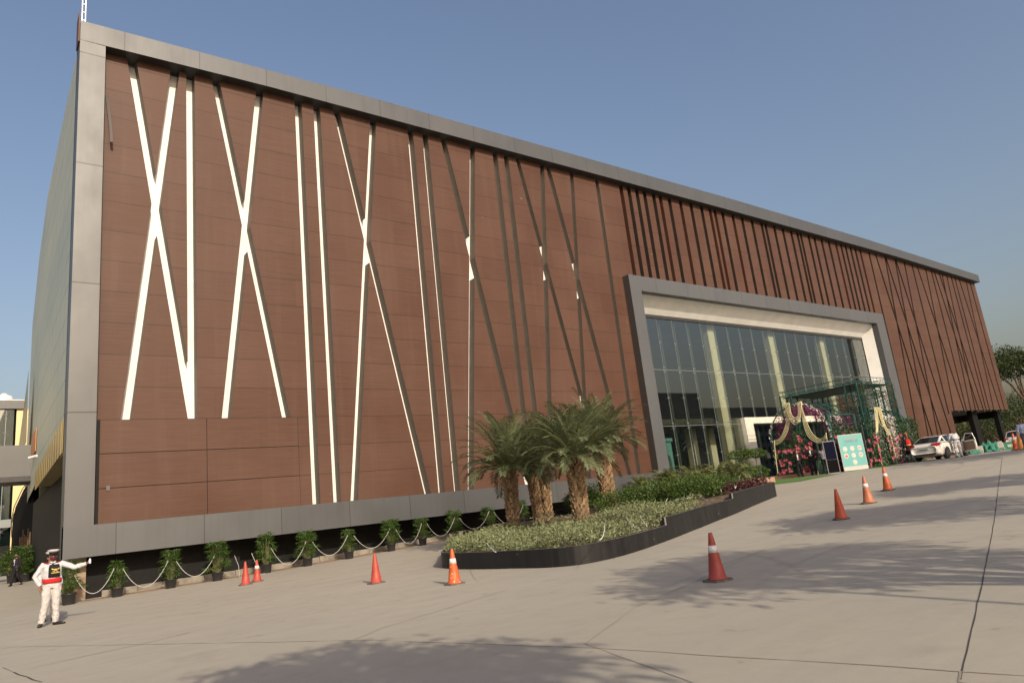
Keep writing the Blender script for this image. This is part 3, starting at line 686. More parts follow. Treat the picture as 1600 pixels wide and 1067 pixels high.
def gran():
    t=NT(M_GRAN); tc=t.new('ShaderNodeTexCoord').outputs['Object']; s=t.noise(tc,7,4,.7); s2=t.noise(t.map(tc,(3,3,.5)),1.2,4); s3=t.noise(tc,2.2,2)
    c=t.mix(t.rng(s2,.4,.75,0,.6),(.009,.009,.0095),(.028,.027,.027)); c=t.mix(t.rng(s,.70,.74,0,.8),c,(.55,.52,.48)) ; t.L(c,t.b.inputs['Base Color']); t.L(t.rng(s2,.3,.7,.42,.62),t.b.inputs['Roughness'])
gran()
wpart(mb,'granite_kerb',M_GRAN,pl)
for i in range(len(fs)-1):
    pass
mb=MB()
for i in range(n):
    a,b,c,d=QL[i],QL[(i+1)%n],IN[(i+1)%n],IN[i]
    if a.y<19.7 and a.x<27.0 and i<len(fs)+4: mb.quad((a.x,a.y-.012,ptop(a)+.004),(b.x,b.y-.012,ptop(b)+.004),(b.x*.7+c.x*.3,b.y*.7+c.y*.3,ptop(b)+.004),(a.x*.7+d.x*.3,a.y*.7+d.y*.3,ptop(a)+.004))
wpart(mb,'pale_arris',mat('pale_edge',(.35,.34,.33),.3),pl)  # pale strip along the front top edge of the kerb
mb=MB(); cen=Vector((17.5,19.5,0)); 
for i in range(n):
    a,b=IN[i],IN[(i+1)%n]; m1=a.lerp(cen,.5);m2=b.lerp(cen,.5)
    z=lambda q:ptop(q)-.08
    mb.quad((a.x,a.y,z(a)),(b.x,b.y,z(b)),(m2.x,m2.y,z(m2)+.05),(m1.x,m1.y,z(m1)+.05)); mb.add([(m1.x,m1.y,z(m1)+.05),(m2.x,m2.y,z(m2)+.05),(cen.x,cen.y,z(cen)+.05)],[(0,1,2)])
wpart(mb,'soil_bed',M_SOIL,pl)
# point-in-polygon for the bed
def inside(x,y,P):
    c=False; j=len(P)-1
    for i in range(len(P)):
        if (P[i].y>y)!=(P[j].y>y) and x<(P[j].x-P[i].x)*(y-P[i].y)/(P[j].y-P[i].y)+P[i].x: c=not c
        j=i
    return c
def bedz(x): return ptop(Vector((x,0,0)))
r=random.Random(5); mb=MB(); cnt=0
while cnt<24000:
    x=r.uniform(10.4,19.8); y=r.uniform(12.5,21.5)
    if not inside(x,y,IN): continue
    # silver cover fills the front lobe and ends before the dark hedge
    if x>15.4 and y>x*.10+15.6: continue
    if x>18.9: continue
    bump_=.10+.14*math.sin(x*2.1)*math.cos(y*1.7)+.06*math.sin(x*5.3+y*4.1)
    z=bedz(x)-.10+r.random()**.6*(.22+bump_)
    leaf(mb,Vector((x,y,z)),(rdir(r,.0)+Vector((0,0,.5))),rdir(r),r.uniform(.10,.19),.032,.5); cnt+=1
tag(mb.build('ground_cover',L_SILV),'silvery green low ground cover spilling over the front of the black planter','ground cover',kind='stuff')
def hedge(px,py,y_or,rad,n,l,w_,m,name,lab,cat,grp=None,dz=.0,seed=1):
    r=random.Random(seed); p=G(px,py,.4); p.z=bedz(p.x)+dz
    t=thing(name,lab,cat,p,0,grp)
    mb=MB(); k=5
    blobs=[(0,0,rad[2]*.4,1)]+[(r.uniform(-.6,.6)*rad[0],r.uniform(-.5,.5)*rad[1],r.uniform(.2,.6)*rad[2],r.uniform(.45,.65)) for _ in range(k)]
    for bx,by,bz,s in blobs: cloud(mb,(bx,by,bz),(rad[0]*s,rad[1]*s,rad[2]*s*.9),int(n/(k*.5+1)*s*s*1.6),l,w_,r,0,.6,.5)
    mb.build('foliage',m,t)
    st=MB()
    for i in range(7): st.tube([(r.uniform(-.1,.1),r.uniform(-.1,.1),-.1),(r.uniform(-.5,.5)*rad[0],r.uniform(-.5,.5)*rad[1],rad[2]*.7)],[.02,.006],4)
    st.build('stem',M_BARK,t); return t
HD=[((985,800),(1.5,1.3,.65),'spreading dark green hedge bush just right of the thick date palm'),((1040,792),(1.6,1.2,.62),'clipped green hedge bush in the middle of the planter behind the silvery cover'),
((1085,786),(1.5,1.1,.58),'clipped green hedge bush beside the higher step of the planter wall'),((1125,775),(1.3,1.1,.5),'low bright green hedge bush next to the red leaved plants'),((925,800),(1.2,1.1,.7),'dark green bush behind the front middle date palm')]
for i,((px,py),rad,lab) in enumerate(HD): hedge(px,py,0,rad,5200,.10,.045,L_HEDGE,'hedge_bush',lab,'bush','green bushes in the raised planter',.0,40+i)
def rosette(name,p,lab,cat,grp,nf,L,m,seed,ll=.28,wd=.022,stem=.35):
    r=random.Random(seed); t=thing(name,lab,cat,p,r.uniform(0,6),grp); f=MB(); st=MB()
    for i in range(nf):
        a=i*2.4+r.uniform(-.3,.3); e=math.radians(r.uniform(25,85)); h_=Vector((math.cos(a),math.sin(a),0)); q=Vector((r.uniform(-.12,.12),r.uniform(-.12,.12),r.uniform(.05,stem))); pts=[]
        LL=L*r.uniform(.7,1.1)
        for k in range(9): pts.append(q.copy()); q=q+(h_*math.cos(e)+Vector((0,0,math.sin(e))))*LL/8; e-=math.radians(6+k*2.6)
        st.tube(pts,[.011*(1-.85*k/8)+.002 for k in range(9)],4)
        for k in range(1,8):
            for mm in range(4):
                fr=k+mm/4; b=pts[int(fr)].lerp(pts[min(8,int(fr)+1)],fr%1); td=(pts[min(8,int(fr)+1)]-pts[int(fr)]).normalized(); s=td.cross(Vector((0,0,1))).normalized(); n_=s.cross(td)
                for sg in (1,-1): leaf(f,b,(s*sg+td*.7+n_*.25),n_,ll*r.uniform(.7,1.1)*(.5+.5*math.sin(math.pi*fr/8.5)),wd,.4)
    f.build('fronds',m,t); st.tube([(0,0,-.1),(0,0,stem)],[.09,.05],7); st.build('stem',M_BARK,t); return t
CY=[((1003,773),1.2,'small palm with arching fronds behind the right end of the black base wall'),((1048,782),1.3,'feathery palm clump left of the teal arch seen through the glass'),((1082,768),1.45,'feathery palm clump in front of the first glass panes'),
((1105,764),1.5,'feathery palm clump in front of the cream lobby column'),((1128,763),1.45,'yellowing palm clump left of the door portal'),((1150,762),1.35,'small palm with reddish stems beside the red leaved plants'),((1062,778),1.25,'low palm tuft among the hedge bushes'),((1095,775),1.2,'low dark palm tuft right of the hedge bushes')]
for i,((px,py),L,lab) in enumerate(CY):
    p=G(px,py,.4); p.z=bedz(p.x)-.05; rosette('small_palm',p,lab,'palm','small palms in the raised planter',26,L,L_CYC,60+i,.36,.028,.45)
r=random.Random(9); mb=MB()
for _ in range(5200):
    x=r.uniform(22.6,27.8); y=r.uniform(16.3,20.8)
    if not inside(x,y,IN): continue
    leaf(mb,Vector((x,y,bedz(x)-.08+r.random()*.30)),rdir(r,.1),rdir(r),.16,.05,.4)
tag(mb.build('red_ground_cover',L_RED),'dark red leaved low plants at the right end of the planter','ground cover',kind='stuff')
# fairy light wires over the bushes
M_WIRE=mat('white_wire',(.75,.75,.72),.5)
WI=[[(975,800),(985,818),(1000,828)],[(1085,752),(1090,770),(1096,778),(1106,782)],[(1118,725),(1122,745),(1127,768)],[(1130,728),(1140,748),(1148,762)],[(1144,728),(1147,750),(1149,764),(1158,740)],[(1046,768),(1041,784),(1034,800)],[(1055,768),(1070,780),(1084,776)],[(760,848),(768,858),(775,862)],[(945,820),(943,838),(937,843)],[(1000,806),(1006,816),(1011,822)]]
for i,wp in enumerate(WI):
    P=[]
    for px,py in wp:
        d=ray(px,py); q=G(px,py+14,.42); s=(q.x/d.x)*.97; P.append(d*s)
    mb=MB(); PP=[]
    for a,b in zip(P[:-1],P[1:]): PP+= [a.lerp(b,k/4)+Vector((R.uniform(-.02,.02),0,R.uniform(-.02,.02))) for k in range(4)]
    mb.tube(PP+[P[-1]],.009,4); o=mb.build('fairy_light_wire',M_WIRE); xm=sum(a for a,_ in wp)/len(wp)
    tag(o,'thin white fairy light wire '+['beside the thick date palm','hanging before the feathery palm clump','hanging before the left end of the door portal','hanging nearest the door portal','forming a V above the red leaved plants','near the left of the hedge bushes','lying across the hedge bushes','on the silvery cover left of the first date palm','on the silvery cover below the front middle date palm','on the silvery cover where the hedge begins'][i],'wire','fairy light wires on the planter plants')
# ------------------------------------------------------------------ brick planter with topiary, turf
tb=thing('brick_planter','low red brick planter box beside the flower arch','planter',(35.6,24.6,-.4))
bx=MB().box((34.3,24.0,-.7),(37.2,25.2,-.10)); mbr=mat('red_brick',(.34,.17,.11),.85); 
def brickify():
    t=NT(mbr); b=t.new('ShaderNodeTexBrick'); tc=t.new('ShaderNodeTexCoord').outputs['Object']; t.L(t.map(tc,(1,1,1)),b.inputs[0]); sx=t.new('ShaderNodeSeparateXYZ'); t.L(tc,sx.inputs[0]); cb=t.new('ShaderNodeCombineXYZ'); t.L(sx.outputs[0],cb.inputs[0]); t.L(sx.outputs[2],cb.inputs[1]); t.L(cb.outputs[0],b.inputs[0])
    b.inputs['Scale'].default_value=4.5; b.inputs['Color1'].default_value=(.38,.2,.13,1); b.inputs['Color2'].default_value=(.27,.13,.09,1); b.inputs['Mortar'].default_value=(.4,.36,.3,1); t.L(b.outputs[0],t.b.inputs['Base Color'])
brickify(); wpart(bx,'brick_box',mbr,tb); wpart(MB().box((34.4,24.1,-.10),(37.1,25.1,-.06)),'soil_bed',M_SOIL,tb)
tb2=thing('brick_planter','narrow brick kerb at the foot of the flower arch','planter',(40.5,24.2,-.3)); wpart(MB().box((39.9,23.2,-.5),(40.6,27.2,-.06)),'brick_box',mbr,tb2)
def topiary(p,tiers,lab,seed):
    r=random.Random(seed); t=thing('topiary_bush',lab,'bush',p,0,'clipped bushes in the brick planter'); f=MB()
    for z,rx,rz in tiers: cloud(f,(0,0,z),(rx,rx*.8,rz),2600,.08,.045,r,0,.8,.1,-1)
    f.build('foliage',L_HEDGE,t); MB().tube([(0,0,-.1),(0,0,tiers[-1][0])],.035,7).build('stem',M_BARK,t)
topiary(Vector((35.3,24.6,-.08)),[(.45,.85,.35),(1.45,.95,.26)],'tiered clipped bush with flat top in the left of the brick planter',3)
topiary(Vector((36.6,24.6,-.08)),[(.35,.7,.35),(1.45,.75,.24)],'tiered clipped bush in the right of the brick planter nearest the arch',4)
def turfm():
    m=mat('artificial_turf',(.05,.13,.015),.9); t=NT(m); tc=t.new('ShaderNodeTexCoord').outputs['Object']; t.L(t.mix(t.rng(t.noise(tc,40,4,.8),.3,.7),(.035,.10,.012),(.09,.19,.03)),t.b.inputs['Base Color']); return m
TP=[G(1160,759),G(1205,757.5),G(1250,752),G(1300,742.5),G(1345,734),G(1392,728),G(1424,724.5)]
mb=MB(); m_=[Vector((p.x,p.y,gh(p.x,p.y)+.012)) for p in TP]; bk_=[Vector((max(p.x+1,35),29.8,gh(p.x+1,29.8)+.012)) for p in TP]
bk_=[Vector((x,29.8,gh(x,29.8)+.012)) for x in (34.4,36,38,41,45,49,53)]
for i in range(len(m_)-1):
    for k in range(6):
        f0,f1=k/6,(k+1)/6; q=[m_[i].lerp(bk_[i],f0),m_[i+1].lerp(bk_[i+1],f0),m_[i+1].lerp(bk_[i+1],f1),m_[i].lerp(bk_[i],f1)]
        for v in q: v.z=gh(v.x,v.y)+.014
        mb.quad(*q)
tag(mb.build('artificial_turf',turfm()),kind='structure')
# ------------------------------------------------------------------ potted lady palms and ropes
M_POT=mat('black_plastic_pot',(.02,.02,.021),.45)
def pot_proto(seed,hgt,spread,dens,name='potted_plant'):
    r=random.Random(seed); mbp=MB(); pr_=.20
    mbp.lathe((0,0,0),[(.165,0),(.175,.02),(.205,.30),(.225,.31),(.225,.345),(.20,.345),(.195,.30),(0,.30)],18)
    so_=MB().lathe((0,0,.30),[(0.19,0),(0,.01)],14)
    f=MB(); st=MB()
    for i in range(dens):
        a=r.uniform(0,6.28); rr=spread*math.sqrt(r.random())*.55; b=Vector((math.cos(a)*.10*r.random(),math.sin(a)*.10*r.random(),.3)); zt=.42+(hgt-.42)*r.random()**.8
        tp=Vector((math.cos(a)*rr*(.6+.6*(1-zt/hgt)),math.sin(a)*rr*(.6+.6*(1-zt/hgt)),zt)); st.tube([b,b.lerp(tp,.5)+Vector((0,0,.06)),tp],[.009,.006,.004],4)
        o=Vector((math.cos(a),math.sin(a),r.uniform(-.1,.9))).normalized(); s=o.cross(Vector((0,0,1))).normalized(); u=s.cross(o); nl=r.randint(7,9)
        for k in range(nl):
            th=(k/(nl-1)-.5)*3.6; d=o*math.cos(th)+s*math.sin(th)+u*r.uniform(-.1,.2); leaf(f,tp,d,u,r.uniform(.20,.30),.040,r.uniform(.5,1.1))
    return mbp,so_,f,st
def make_pot(seed,hgt,spread,dens,lab,cat,grp,loc):
    t=thing('potted_palm',lab,cat,loc,0,grp); a,b,c,d=pot_proto(seed,hgt,spread,dens)
    p_=a.build('pot',M_POT,t,True); b.build('soil',M_SOIL,p_); f=c.build('foliage',L_POT,t); d.build('stem',M_STEM,t); return t
protos=[(1.35,.78,64),(1.48,.66,60),(1.5,.88,95),(1.3,.58,52)]
POTS=[(107,943,0,1.12,'widest, behind the white uniformed man with outstretched arm'),(183,933,3,1.0,'second from the corner, narrow crown, right of the white uniformed man'),(267,918,1,1.0,'third from the corner, between two drooping ropes under the grey fascia'),(340,906,2,1.03,'bushy crown left of the pair of traffic cones'),(416,893,1,1.12,'tall and thin crown just right of the pair of traffic cones'),
(481,882,2,1.02,'bushy crown right of the pair of traffic cones'),(546,872,3,1.0,'smallest, above and left of the lone unstriped cone'),(612,862,2,1.0,'tall crown just right of the lone unstriped cone'),(661,852,0,.98,'narrow, left of the curved end of the black planter'),(712,841,2,.94,'directly behind the curved end of the black planter'),(766,831,0,.98,'partly hidden by the left date palm'),(819,822,3,1.0,'seen between the trunks of the left two date palms')]
PT=[]
KX=[]
for i,(px,py,k,s,lab) in enumerate(POTS):
    d=ray(px,py); y=29.55 if px<600 else 29.6
    q=d*(y/d.y); z=gh(q.x,y); s0=max(.9,min(1.1,1)); p=Vector((q.x,y,z)); KX.append(p)
    t=make_pot(100+i,*protos[k],'potted lady palm '+lab,'potted plant','potted palms along the black base wall',p); t.scale=(s,)*3; PT.append(p); t.scale=(s*.95,)*3
M_ROPE=mat('white_rope',(.36,.35,.34),.8,noise=.15,nscale=30)
names=['from the white uniformed man to the second pot','between the second and third pots from the corner','between the third pot and the bushy pot left of the cones','hanging right of the bushy pot behind the pair of cones','between the pots right of the pair of cones','above the lone unstriped cone, left half','above the lone unstriped cone, right half','left of the curved planter end','at the curved planter end','behind the left date palm','between the date palm trunks']
for i in range(len(PT)-1):
    if i==3: continue
    a=PT[i]+Vector((.12,-.30,.95)); b=PT[i+1]+Vector((-.15,-.30,1.0)); mb=MB(); P=[]
    sag=.72+.06*math.sin(i*2)
    for k in range(15):
        t=k/14; q=a.lerp(b,t); q.z-=sag*4*t*(1-t); P.append(q)
    mb.tube(P,.012,5); tag(mb.build('rope_swag',M_ROPE),'drooping white rope '+names[i],'rope','rope swags between the potted palms')
for i,(x,y,lab) in enumerate([(PT[3].x+.75,29.3,'right of the bushy pot left of the cones'),(PT[4].x-.45,29.3,'left of the tall thin pot right of the cones')]):
    z=gh(x,y); mb=MB().tube([(x-.15,y+.1,z+.85),(x-.03,y,z+.45),(x,y,z+.02),(x+.12,y-.1,z+.015),(x+.3,y-.05,z+.015)],.011,5); tag(mb.build('rope_end',M_ROPE),'loose white rope end hanging '+lab,'rope')
BG=[((40,893),1.35,'left one of the dense potted plants behind the walking man in a black suit'),((49,897),1.25,'small potted plant in front of the netted wall'),((60,900),1.15,'right one of the potted plants beside the netted wall'),((20,890),1.45,'broad leafy potted plant behind the head of the man in a black suit'),((33,888),1.6,'tallest potted plant against the netted wall')]
for i,((px,py),s,lab) in enumerate(BG):
    p=G(px,py); p=ray(px,py)*((55.5+i*.4)/ray(px,py).y) ; p.z=gh(p.x,55); t=make_pot(140+i,1.35,.95,95,lab,'potted plant','potted plants beside the netted wall',p); t.scale=(s*1.05,)*3
# ------------------------------------------------------------------ traffic cones
M_CB=mat('cone_base_rubber',(.10,.095,.08),.9,noise=.3,nscale=10)
def coneset(p,h,col,band,lab,spl=0,rz=0,faded=0,grp='traffic cones on the concrete'):
    t=thing('traffic_cone',lab,'traffic cone',p,rz,grp); k=h/.75
    m=mat('cone_plastic_'+str(len(MATS)),col,.5,noise=.12,nscale=6,spec=.4)
    if spl:
        n=NT(m); tc=n.new('ShaderNodeTexCoord').outputs['Object']; s=n.noise(tc,16,3,.7); s2=n.noise(tc,3,2); src=n.b.inputs['Base Color'].links[0].from_socket
        n.L(n.mix(n.M('MULTIPLY',n.rng(s,.60,.64),n.rng(s2,.4,.6)),src,(.75,.68,.62)),n.b.inputs['Base Color'])
    b=MB(); mw=Matrix.Rotation(.3,3,'Z')
    oct_=[(.20,-.12),(.20,.12),(.12,.20),(-.12,.20),(-.20,.12),(-.20,-.12),(-.12,-.20),(.12,-.20)]
    vs=[(x*k*1.05,y*k*1.05,0) for x,y in oct_]+[(x*k,y*k,.028*k) for x,y in oct_]
    b.add(vs,[tuple(range(8,16)),tuple(reversed(range(8)))]+[(i,(i+1)%8,8+(i+1)%8,8+i) for i in range(8)]); b.build('base',M_CB,t)
    H=.75*k; r0,r1=.145*k,.032*k; z0=.028*k
    rad=lambda z: r0+(r1-r0)*(z-z0)/(H-z0)
    c=MB().lathe((0,0,0),[(.165*k,z0),(.162*k,.045*k),(rad(.055*k),.06*k),(rad(.3*k),.3*k),(rad(.5*k),.5*k),(rad(H),H-.01),(.026*k,H),(.018*k,H-.004),(.016*k,H-.06),(0,H-.06)],24); bo=c.build('cone_body',m,t,True)
    if band: MB().lathe((0,0,0),[(rad(.44*k)+.003,.44*k),(rad(.55*k)+.003,.55*k)],24).build('reflective_band',mat('band_'+str(len(MATS)),(.62,.62,.60),.35,noise=.1,nscale=10),bo,True)
    return t
RD=(.36,.055,.035); OR=(.48,.095,.022)
coneset(G(384,913.5),.74,RD,0,'plain red cone standing left of the banded one near the base wall')
coneset(G(402,908.5),.72,RD,1,'red cone with a white band standing beside the plain cone near the base wall',rz=.4)
coneset(G(588,911),.74,RD,0,'lone plain red cone left of the curved planter',rz=.2)
coneset(G(710.5,912.5),.76,OR,1,'scuffed bright orange cone with white band in front of the curved planter end',1,.1)
coneset(G(1122,907),.76,(.27,.045,.035),1,'largest nearest cone, dark red with white band, edge of tree shade',rz=.0)
coneset(G(1315,811),.78,(.38,.065,.025),0,'plain orange red cone, nearest of the three cones up the ramp',rz=.5)
coneset(G(1358,786),.80,(.38,.13,.065),1,'faded salmon cone with white band, middle of the three up the ramp',rz=.3)
coneset(G(1388,766),.80,(.42,.09,.025),1,'orange cone with white band, farthest of the three up the ramp',rz=.1)
p=ray(1588,701); p=p*(15.6/p.y); coneset(Vector((p.x,p.y,gh(p.x,p.y))),1.0,OR,1,'orange cone with white band in front of the far white hatchback')
p=ray(1597,701); p=p*(15.0/p.y); coneset(Vector((p.x,p.y,gh(p.x,p.y))),1.15,(.6,.25,.06),0,'plain tall orange cone at the right edge of the picture')
# ------------------------------------------------------------------ flower pavilion
M_TEAL=mat('teal_painted_steel',(.012,.062,.052),.5,noise=.3,nscale=4)
M_TEALL=mat('teal_mesh_wire',(.016,.075,.062),.6)
M_PINK=leafmat('pink_petal',(.36,.05,.09),(.55,.15,.19),.5,.25)
M_MAG=leafmat('magenta_blossom',(.14,.03,.09),(.30,.06,.17),.6,.2)
M_WFL=leafmat('white_blossom',(.65,.55,.5),(.8,.75,.7),.6,.2)
M_IVY=leafmat('ivy_leaf',(.02,.05,.02),(.06,.11,.04),.5)
M_GARL=mat('cream_garland',(.58,.52,.30),.8,noise=.2,nscale=18,bump=.8,bscale=60)
M_WICK=leafmat('dried_twig',(.14,.075,.04),(.25,.14,.08),.8,.05)
X0,X1,Y0,Y1=44.3,49.2,21.6,27.0
zg=-.22
pav=thing('flower_pavilion','green lattice pavilion covered in pink flowers in front of the glass entrance','pavilion',(46,24,zg))
mb=MB()
def bar(a,b,r_=.024,m=0): mb.tube([a,b],r_,5,m)
def truss_x(xa,xb,y,z,h_=.3,n=10):
    bar((xa,y,z),(xb,y,z)); bar((xa,y,z+h_),(xb,y,z+h_))
    for i in range(n+1):
        x=xa+(xb-xa)*i/n; bar((x,y,z),(x,y,z+h_),.012)
def truss_y(x,ya,yb,z,h_=.3,n=10):
    bar((x,ya,z),(x,yb,z)); bar((x,ya,z+h_),(x,yb,z+h_))
    for i in range(n+1):
        y=ya+(yb-ya)*i/n; bar((x,y,z),(x,y,z+h_),.012)
for z,o in ((5.2,0),(4.35,.35)):
    truss_x(X0+o,X1-o,Y0+o,z); truss_x(X0+o,X1-o,Y1-o,z); truss_y(X0+o,Y0+o,Y1-o,z,n=22); truss_y(X1-o,Y0+o,Y1-o,z)
for i in range(1,9):
    y=Y0+(Y1-Y0)*i/9; bar((X0,y,5.22),(X1,y,5.22),.03)
wpart(mb,'roof_trusses',M_TEAL,pav)
mb=MB().box((X0+.1,Y0+.1,5.05),(X1-.1,Y1-.1,5.09)); wpart(mb,'roof_panel',mat('dark_green_canopy',(.02,.05,.045),.8),pav)
def lattice(a,b,ha,hb_,n,name,par=pav,mm=M_TEALL,rr=.012,diag=True,step=.2):
    g=MB(); a=Vector(a); b=Vector(b); L=(b-a).length; k=max(2,int(L/step)); H=hb_-ha; m=max(2,int(H/step))
    if diag:
        for i in range(-m,k+1):
            for s in (1,-1):
                t0=i/k; t1=(i+m)/k; z0,z1=(ha,hb_) if s==1 else (hb_,ha)
                u0,u1=max(0,t0),min(1,t1)
                if u1<=u0: continue
                f=lambda u:z0+(z1-z0)*(u-t0)/(t1-t0)
                p=a.lerp(b,u0);q=a.lerp(b,u1); g.tube([(p.x,p.y,f(u0)),(q.x,q.y,f(u1))],rr,3,cap=False)
    else:
        for i in range(k+1): p=a.lerp(b,i/k); g.tube([(p.x,p.y,ha),(p.x,p.y,hb_)],rr,3,cap=False)
        for j in range(m+1): z=ha+H*j/m; g.tube([(a.x,a.y,z),(b.x,b.y,z)],rr,3,cap=False)
    return wpart(g,name,mm,par)
# corner towers
for i,(cx,cy) in enumerate(((X0,Y0),(X1-.8,Y0),(X0,Y1-.8),(X1-.8,Y1-.8))):
    g=MB()
    for dx in (0,.8):
        for dy in (0,.8): g.box((cx+dx-.04,cy+dy-.04,zg),(cx+dx+.04,cy+dy+.04,5.2))
    tw=wpart(g,'corner_tower',M_TEAL,pav)
    lattice((cx,cy,0),(cx+.8,cy,0),zg,4.6,0,'tower_lattice',tw,step=.22); lattice((cx,cy,0),(cx,cy+.8,0),zg,4.6,0,'tower_lattice',tw,step=.22)
# west tunnel arm (arch faces -X) and front wall, east arm
def arch_pts_x(x,yc,rad,zs,n=20): return [Vector((x,yc-rad*math.cos(math.pi*i/n),zs+rad*math.sin(math.pi*i/n))) for i in range(n+1)]
def arch_pts_y(y,xc,rad,zs,n=20): return [Vector((xc-rad*math.cos(math.pi*i/n),y,zs+rad*math.sin(math.pi*i/n))) for i in range(n+1)]
AX,AYC,AR,AZS=41.0,24.15,2.0,2.15
arcs=MB(); wire=MB()
for x in (AX,AX+1.1,AX+2.2,X0):
    P=[Vector((x,AYC-AR,zg))]+arch_pts_x(x,AYC,AR,AZS)+[Vector((x,AYC+AR,zg))]; arcs.tube(P,.045,6)
for i in range(15):
    a=math.pi*i/14; y=AYC-AR*math.cos(a); z=AZS+AR*math.sin(a); wire.tube([(AX,y,z),(X0,y,z)],.012,3,cap=False)
for k in range(14):
    x=AX+(X0-AX)*k/13; wire.tube(arch_pts_x(x,AYC,AR,AZS,12),.010,3,cap=False)
arcs.box((AX,AYC-AR-.05,AZS+1.0),(X0,AYC-AR+.0,AZS+1.08)).box((AX-.04,AYC-AR-.06,zg),(AX+.18,AYC-AR+.1,AZS+1.05)).box((X0-.25,AYC-AR-.06,zg),(X0-.0,AYC-AR+.1,AZS+1.05))
wpart(arcs,'tunnel_arch',M_TEAL,pav); wpart(wire,'tunnel_mesh',M_TEALL,pav)
lattice((AX,AYC-AR,0),(X0,AYC-AR,0),zg,AZS+1.0,0,'mesh_wall',diag=False,step=.17); lattice((AX,AYC+AR,0),(X0,AYC+AR,0),zg,AZS,0,'mesh_wall',diag=False,step=.25)
FX,FR_,FZS=46.5,2.0,1.45
arcs=MB()
for y in (Y0-.15,Y0+.5):
    arcs.tube([Vector((FX-FR_,y,zg))]+arch_pts_y(y,FX,FR_,FZS)+[Vector((FX+FR_,y,zg))],.045,6)
wpart(arcs,'front_arch',M_TEAL,pav)
lattice((X0+.8,Y0,0),(X1-.8,Y0,0),3.5,5.1,0,'front_lattice',step=.22)
# lattice shoulders beside the front arch
lattice((X0+.05,Y0-.1,0),(FX-1.2,Y0-.1,0),2.6,4.3,0,'front_lattice',step=.2); lattice((FX+1.2,Y0-.1,0),(X1,Y0-.1,0),2.2,4.0,0,'front_lattice',step=.2)
EX=51.2
arcs=MB(); wire=MB()
for x in (X1,X1+1,EX):
    arcs.tube([Vector((x,AYC-AR-.4,zg))]+arch_pts_x(x,AYC-.4,AR,1.6)+[Vector((x,AYC+AR-.4,zg))],.05,6)
for i in range(13):
    a=math.pi*i/12; y=AYC-.4-AR*math.cos(a); z=1.6+AR*math.sin(a); wire.tube([(X1,y,z),(EX,y,z)],.012,3,cap=False)
arcs.box((X1,AYC-AR-.44,2.7),(EX,AYC-AR-.38,2.78)).box((EX-.08,AYC-AR-.46,zg),(EX,AYC-AR-.36,2.75))
wpart(arcs,'tunnel_arch',M_TEAL,pav); wpart(wire,'tunnel_mesh',M_TEALL,pav); lattice((X1,AYC-AR-.4,0),(EX,AYC-AR-.4,0),zg,2.7,0,'mesh_wall',diag=False,step=.2)
# planting on the walls
r=random.Random(77)
def scatter(fn,n,m,name,l,w_,par=pav,bias=None):
    g=MB()
    for _ in range(n):
        p=fn(); leaf(g,p,(rdir(r)+Vector((0,-.5,-.1))),rdir(r),l*r.uniform(.6,1.3),w_,.6)
    return wpart(g,name,m,par)
tag(scatter(lambda:Vector((r.uniform(AX,X0+.2),AYC-AR+r.uniform(-.12,.1),zg+r.random()**1.6*2.6)),3000,M_IVY,'wall_foliage',.17,.07),kind='stuff')
tag(scatter(lambda:Vector((r.uniform(X0-.2,EX),Y0+r.uniform(-.25,.05),zg+r.random()**1.5*3.0)) ,5200,M_IVY,'wall_foliage',.17,.07),kind='stuff')
def archp():
    a=math.pi*r.random(); rr=AR*r.uniform(.72,1.0); return Vector((AX+r.uniform(.1,1.6),AYC-rr*math.cos(a),AZS+rr*math.sin(a)))
tag(scatter(lambda:Vector((r.uniform(X0,X1),r.choice([Y0,Y0+.1,Y1])+r.uniform(-.1,.1),2.0+r.random()*3.2)),1700,M_IVY,'trellis_foliage',.15,.04),kind='stuff')
tag(scatter(lambda:Vector((r.uniform(AX+1,X0+.3),AYC-AR+r.uniform(-.05,.2),1.6+r.random()*1.6)),900,M_MAG,'hanging_blossom',.13,.05),kind='stuff')
tag(scatter(archp,2600,M_MAG,'hanging_blossom',.14,.05),kind='stuff')
tag(scatter(lambda:Vector((r.uniform(AX+.3,X0),AYC+r.choice([-1,1])*AR*r.uniform(.75,1),zg+r.random()*3)),3500,M_IVY,'wall_foliage',.2,.08),kind='stuff')
def towers():
    return Vector((X0+r.uniform(-.1,.5),Y0+r.uniform(.6,1.6),zg+1.6+r.random()*3))
tag(scatter(towers,1500,M_WICK,'dried_twigs',.25,.02),kind='stuff')
tag(scatter(lambda:Vector((r.choice([X0+.6,X1-1.4,X1-.4])+r.uniform(-.35,.35),Y0+r.uniform(-.2,.1),4.2+r.uniform(-.8,1.0))),260,M_WICK,'dried_twigs',.25,.02),kind='stuff')
def wf():
    a=math.pi*r.random(); return Vector((AX-.06+r.uniform(-.05,.05),AYC-AR*1.02*math.cos(a)+r.uniform(-.08,.08),AZS+AR*1.02*math.sin(a)+r.uniform(-.08,.08)))
tag(scatter(wf,300,M_WFL,'small_blossoms',.07,.06),kind='stuff'); 
tag(scatter(lambda:Vector((AX-.06,AYC+r.choice([-1,1])*AR+r.uniform(-.1,.1),zg+r.random()*2.4)),130,M_WFL,'small_blossoms',.07,.06),kind='stuff')
tag(scatter(lambda:Vector((FX+r.uniform(.2,1.5),Y0-.2+r.uniform(-.1,.1),zg+r.random()*3.2)),620,M_WFL,'small_blossoms',.10,.06),kind='stuff')
